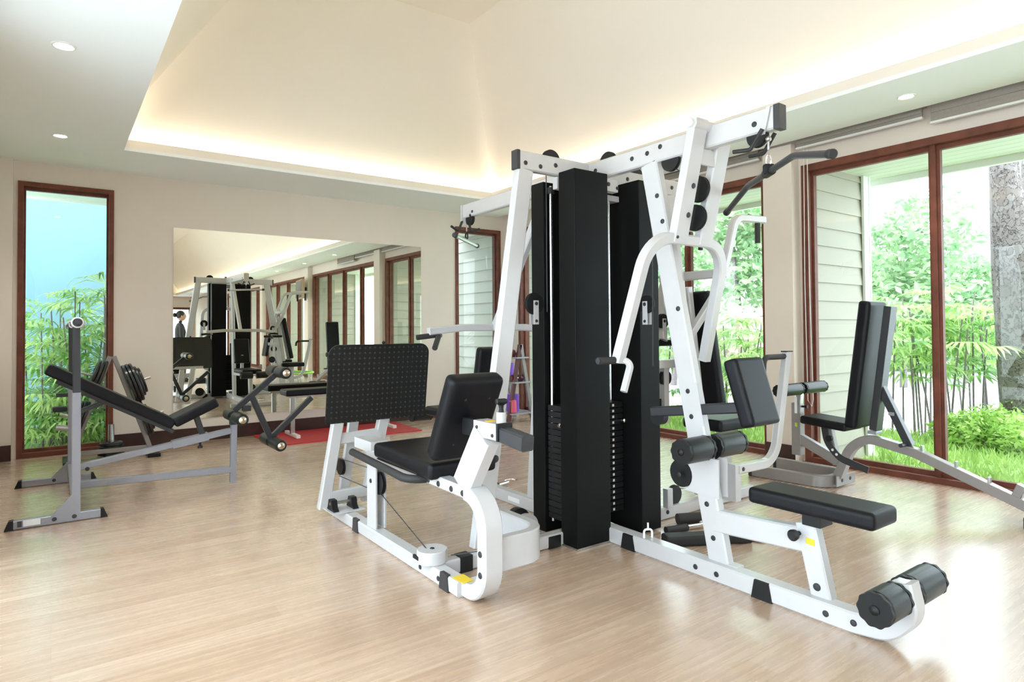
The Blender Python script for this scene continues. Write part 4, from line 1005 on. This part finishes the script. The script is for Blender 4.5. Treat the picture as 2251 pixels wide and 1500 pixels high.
# ------------------------------------------------------------------ right adjustable bench
CUR = thing('adjustable_bench', 'grey adjustable bench with upright black back pad beside the right-hand window', 'weight bench', (4.8, 2.1, 0))
base = B(); base.tube(fillet([(4.60, 3.02, .045), (4.66, 2.45, .045), (5.02, 2.47, .045), (5.02, 3.06, .045)], [.12, .12], 7), .088, .05, Z, .005); bs = Q('base_frame', base, GREY2)
bq('base_plate', 4.72, 5.0, 2.405, 2.415, .01, .088, GREY2, .002, bs)
for x in (4.80, 4.92): bolt(bs, (x, 2.405, .05), -Y, .014)
for x in (4.60, 5.02): bq('base_cap', x - .027, x + .027, 3.02 + (.0 if x < 4.8 else .04), 3.05 + (.0 if x < 4.8 else .04), .0, .09, RUBBER, .005)
sp = tq('spine', fillet([(4.80, 2.43, .075), (4.80, 2.335, .31), (4.80, 2.21, .395), (4.80, 1.90, .335), (4.80, 1.24, .085)], [.22, .16, .3], 7), .072, .062, X, GREY2)
bq('rear_foot', 4.62, 4.98, 1.215, 1.265, .0, .075, RUBBER, .008)
tq('handle_post', [(4.80, 1.345, .135), (4.80, 1.31, .225)], .06, .05, X, GREY2, sp)
for y, z in ((1.86, .345), (1.66, .27), (1.48, .20)): bq('ladder_tooth', 4.785, 4.815, y - .008, y + .008, z, z + .045, STEEL, .002, sp)
tq('front_strut', [(4.80, 2.76, .335), (4.80, 2.43, .19)], .054, .075, X, GREY2)
tq('front_post', [(4.80, 2.75, .19), (4.80, 2.75, .60)], .06, .075, X, GREY2)
tq('roller_stem', [(4.80, 2.74, .55), (4.80, 2.725, .70)], .045, .045, X, STEEL)
b = B(); b.box((4.767, 2.745, .585), (.002, .022, .13)); Q('hole_scale', b, STICKW)
b = B(); b.lathe((4.80, 2.716, .575), (0, -1, 0), [(0, .008), (.03, .008), (.034, .014), (.05, .014)], 14); Q('lock_knob', b, BLACK)
b = B(); b.box((4.7675, 2.745, .43), (.001, .02, .03)); Q('sticker', b, mat('yellow green sticker', (.5, .62, .06), .5))
roller(CUR, (4.49, 2.72, .715), (4.77, 2.72, .715), .047); roller(CUR, (4.83, 2.72, .715), (5.13, 2.72, .715), .047)
b = B(); b.pad((4.80, 2.485, .478), (.27, .35, .062), .022, rotx(math.radians(4)), .05); Q('seat', b, VINYL)
b = B(); b.pad((4.80, 2.225, .925), (.27, .085, .93), .03, rotx(math.radians(7.5)), .0); Q('back_pad', b, VINYL)
tq('back_frame', [(4.80, 2.16, .46), (4.80, 2.045, 1.345)], .10, .05, X, DKGREY)
bq('back_frame_cap', 4.75, 4.85, 2.135, 2.195, .43, .455, GREY, .004)
tq('back_strut', [(4.80, 2.13, .80), (4.80, 1.935, .375)], .06, .05, X, DKGREY)
bq('strut_clip', 4.765, 4.835, 2.02, 2.06, .575, .60, GREY, .003); b = B(); b.cyl((4.70, 1.955, .385), (4.90, 1.955, .385), .014, 14); Q('strut_pin', b, DKGREY)
b = B(); b.tube(fillet([(4.765, 2.52, .455), (4.765, 2.50, .33), (4.765, 2.41, .22), (4.765, 2.20, .165)], [.16, .16], 6), .008, .05, X, .002); Q('adjust_arc', b, DKGREY)
for y, z in ((2.455, .275), (2.425, .245)):
    b = B(); b.cyl((4.759, y, z), (4.761, y, z), .010, 14); Q('arc_hole', b, STICKW)
tq('seat_post', [(4.80, 2.50, .45), (4.80, 2.44, .16)], .05, .05, X, GREY2)
b = B(); b.lathe((4.755, 2.455, .365), (-1, 0, 0), [(0, .012), (.03, .012), (.034, .024), (.05, .024)], 16); Q('lock_knob', b, BLACK)
# ------------------------------------------------------------------ cable handles on the floor behind the bench
def stirrup(x, y, a, lab):
    t_ = thing('cable_handle', lab, 'cable handle', (x, y, 0)); R_ = rotz(a); o = V3((x, y, .022))
    f = lambda p: o + R_ @ V3(p)
    b = B(); b.cyl(f((-.075, 0, 0)), f((.075, 0, 0)), .021, 18); obj('grip', b, GRIP, t_)
    b = B(); b.cyl(f((.075, 0, 0)), f((.19, 0, .002)), .013, 14); obj('chrome_bar', b, CHROME, t_)
    b = B(); b.rod(fillet([f((.18, 0, 0)), f((.20, .05, .004)), f((.27, .02, .006)), f((.25, -.03, .01))], .02, 4), .007, 8); obj('chain_link', b, CHROME, t_)
stirrup(2.97, 2.46, -.25, 'chrome cable handle with black grip lying on the floor behind the front post')
t_ = thing('cable_handle', 'black padded grip lying behind the chrome handle on the floor', 'cable handle', (3.2, 2.5, 0))
b = B(); b.cyl((3.10, 2.56, .032), (3.36, 2.44, .032), .032, 20); obj('grip', b, GRIP, t_)
b = B(); b.cyl((3.36, 2.44, .032), (3.42, 2.41, .03), .012, 12); obj('chrome_bar', b, CHROME, t_)
t_ = thing('foam_bar', 'long flat black strap bar lying on the floor under the front post', 'strap', (3.0, 2.2, 0))
b = B(); b.pad((2.96, 2.24, .028), (.50, .10, .055), .018, rotz(-.50), .04); obj('padded_strap', b, RUBBER, t_)
b = B(); b.prism([(3.16, 2.16, 0), (3.20, 2.06, 0), (3.36, 2.01, 0), (3.22, 2.14, 0)], (0, 0, .012)); obj('strap_tail', b, RUBBER, t_)
stirrup(2.66, 3.95, .2, 'black grip handle lying on the floor behind the left post of the gym')
# ------------------------------------------------------------------ things seen only in the mirror
t_ = thing('television', 'wall television with tan back on the pilaster, seen in the mirror', 'television', (5.15, -1.25, 2.28))
b = B(); b.box((5.20, -1.24, 2.28), (.08, .80, .50), .015, rotz(.12)); obj('housing', b, TVBACK, t_)
b = B(); b.box((5.157, -1.245, 2.28), (.006, .74, .43), .001, rotz(.12)); obj('screen', b, SCREEN, t_)
b = B(); bx(b, 5.24, 5.35, -1.28, -1.18, 2.22, 2.34); obj('wall_bracket', b, BLACK, t_)
t_ = thing('mini_trampoline', 'lime green mini trampoline near the windows, seen in the mirror', 'trampoline', (4.72, -.05, 0))
c = V3((4.72, -.05, 0)); b = B(); b.rod([c + V3((.40 * math.cos(k * PI / 18), .40 * math.sin(k * PI / 18), .20)) for k in range(37)], .022, 10); obj('padded_rim', b, GREEN, t_)
b = B(); b.cyl(c + Z * .195, c + Z * .202, .38, 36); obj('jump_sheet', b, RUBBER, t_)
for k in range(6):
    a = k * PI / 3; b = B(); b.cyl(c + V3((.39 * math.cos(a), .39 * math.sin(a), 0)), c + V3((.39 * math.cos(a), .39 * math.sin(a), .19)), .013, 10); obj('leg', b, STEEL, t_)
CUR = thing('crunch_bench', 'white framed bench with slanted black pads near the windows, seen in the mirror', 'weight bench', (4.2, .25, 0))
tq('side_rail', [(4.02, .62, .30), (3.90, .62, 1.02)], .05, .06, Y, WHITE); tq('side_rail', [(4.20, .62, .05), (3.92, .62, 1.02)], .05, .05, Y, WHITE)
tq('base', [(3.75, .62, .035), (4.55, .62, .035)], .06, .06, Y, WHITE); tq('cross_foot', [(4.2, .35, .035), (4.2, .9, .035)], .06, .06, X, WHITE)
b = B(); b.pad((3.86, .62, .85), (.07, .28, .42), .02, roty(.16)); Q('back_pad', b, VINYL); b = B(); b.pad((4.20, .62, .52), (.38, .30, .07), .02); Q('seat', b, VINYL)
tq('seat_post', [(4.18, .62, .06), (4.18, .62, .49)], .05, .05, Y, WHITE)
# ------------------------------------------------------------------ the person whose reflection shows
def person(x, y, face):
    R_ = rotz(face); o = V3((x, y, 0)); f = lambda *p: o + R_ @ V3(p)   # local +x is where the person looks
    t_ = thing('person', 'standing person in dark jacket and trousers with tied-up black hair, seen in the mirror', 'person', (x, y, 0))
    def skin(name, verts, edges, radii, m, root=0, sub=2):
        me = bpy.data.meshes.new(name); me.from_pydata([tuple(f(*v) - o) for v in verts], edges, [])
        ob = bpy.data.objects.new(name, me); COL.objects.link(ob); ob.parent = t_
        ob.modifiers.new('skin', 'SKIN'); sv = me.skin_vertices[0].data
        for i, r in enumerate(radii): sv[i].radius = r if isinstance(r, tuple) else (r, r); sv[i].use_root = (i == root)
        sm = ob.modifiers.new('sub', 'SUBSURF'); sm.levels = sub; sm.render_levels = sub
        me.materials.append(m)
        dg = bpy.context.evaluated_depsgraph_get(); ev = bpy.data.meshes.new_from_object(ob.evaluated_get(dg))
        ob.modifiers.clear(); ob.data = ev; ev.polygons.foreach_set('use_smooth', [True] * len(ev.polygons))
        return ob
    hands = []
    V = [(0, 0, .92), (.005, 0, 1.05), (.01, 0, 1.2), (.0, 0, 1.33), (.0, 0, 1.41), (.015, 0, 1.475),
         (0, .095, .86), (.015, .10, .48), (-.01, .10, .08), (.11, .11, .035), (0, -.095, .86), (.025, -.10, .48), (0, -.10, .08), (.12, -.11, .035),
         (0, .155, 1.36), (-.01, .215, 1.10), (.075, .205, .875), (0, -.155, 1.36), (-.01, -.215, 1.10), (.075, -.205, .875)]
    Ed = [(0, 1), (1, 2), (2, 3), (3, 4), (4, 5), (0, 6), (6, 7), (7, 8), (8, 9), (0, 10), (10, 11), (11, 12), (12, 13), (3, 14), (14, 15), (15, 16), (3, 17), (17, 18), (18, 19)]
    Rd = [(.115, .14), (.10, .125), (.11, .145), (.10, .13), (.05, .06), .045, .09, .062, .042, .035, .09, .062, .042, .035, .062, .047, .033, .062, .047, .033]
    body = skin('body', V, Ed, Rd, JACKET)
    # trousers: a second skin just outside the legs
    TV_ = [(0, 0, .93), (0, .095, .85), (.015, .10, .48), (-.01, .10, .10), (0, -.095, .85), (.025, -.10, .48), (0, -.10, .10)]
    skin('trousers', TV_, [(0, 1), (1, 2), (2, 3), (0, 4), (4, 5), (5, 6)], [(.125, .15), .098, .070, .055, .098, .070, .055], TROUS)
    h = B(); h.ball(f(.03, 0, 1.575), (.098, .074, .118), 20, 14, R_); h.ball(f(.122, 0, 1.565), (.018, .014, .022), 10, 8, R_); head = obj('head', h, SKIN, t_)
    for s in (-1, 1):
        e = B(); e.ball(f(.115, s * .03, 1.59), .010, 10, 8); obj('eye', e, BLACK, head)
        e = B(); e.ball(f(.02, s * .075, 1.57), (.018, .010, .03), 10, 8, R_); obj('ear', e, SKIN, head)
        e = B(); e.box(f(.112, s * .03, 1.613), (.01, .034, .006), .002, R_); obj('eyebrow', e, HAIR, head)
        W_ = V3((.078, s * .205, .86)); hv = [W_, W_ + V3((.012, 0, -.045)), W_ + V3((.018, 0, -.08))]; he = [(0, 1), (1, 2)]; hr = [(.022, .026), (.018, .036), (.014, .034)]
        for k, L in enumerate((.068, .078, .073, .056)):
            yy = (.027 - .018 * k); b0 = len(hv)
            hv += [hv[2] + V3((.018 - .0 * k, yy, -.012)), hv[2] + V3((.016, yy, -.012 - L * .5)), hv[2] + V3((-.002, yy, -.012 - L))]
            hr += [.0085, .008, .0065]; he += [(2, b0), (b0, b0 + 1), (b0 + 1, b0 + 2)]
        b0 = len(hv); hv += [hv[1] + V3((.035, -s * .01, -.02)), hv[1] + V3((.045, -s * .012, -.055))]; hr += [.010, .0075]; he += [(1, b0), (b0, b0 + 1)]
        skin('hand', hv, he, hr, SKIN, 0, 1)
        sh = B(); sh.pad(f(.07, s * .105, .04), (.26, .095, .08), .035, R_); obj('shoe', sh, RUBBER, t_)
    m_ = B(); m_.ball(f(.118, 0, 1.525), (.012, .026, .008), 10, 6, R_); obj('mouth', m_, mat('lips', (.38, .12, .11), .45), head)
    hb = B(); hb.ball(f(.006, 0, 1.605), (.100, .083, .108), 20, 14, R_); obj('hair', hb, HAIR, head)
    bn = B(); bn.ball(f(-.115, 0, 1.60), (.05, .055, .052), 16, 10, R_); obj('hair_bun', bn, HAIR, head)
person(2.47, -1.68, 0)
# ------------------------------------------------------------------ light, camera
w = bpy.data.worlds.new('overcast sky'); SC.world = w; w.use_nodes = True
bg = w.node_tree.nodes['Background']; bg.inputs['Color'].default_value = (.80, .90, 1, 1); bg.inputs['Strength'].default_value = 4.8
cam = bpy.data.cameras.new('camera'); co = bpy.data.objects.new('camera', cam); COL.objects.link(co); SC.camera = co
yw, pt, rl = math.radians(35.983), math.radians(1.095), math.radians(-.398)
F = V3((math.sin(yw) * math.cos(pt), math.cos(yw) * math.cos(pt), math.sin(pt))); R = V3((math.cos(yw), -math.sin(yw), 0)); U = R.cross(F)
R2 = R * math.cos(rl) + U * math.sin(rl); U2 = -R * math.sin(rl) + U * math.cos(rl)
M = Matrix((R2, U2, -F)).transposed().to_4x4(); M.translation = (0, 0, 1.2); co.matrix_world = M
cam.sensor_width = 36; cam.lens = 1389.025 / 2251 * 36
cam.shift_y = (698.041 - 750) / 2251; cam.shift_x = 0
cam.clip_start = .05
vs = SC.view_settings; vs.view_transform = 'Standard'; vs.look = 'None'; vs.gamma = 1; vs.exposure = .6; vs.use_curve_mapping = False
SC.cycles.max_bounces = 14; SC.cycles.diffuse_bounces = 8; SC.cycles.glossy_bounces = 6; SC.cycles.transparent_max_bounces = 24
SC.cycles.sample_clamp_indirect = 6
SC.cycles.use_denoising = True
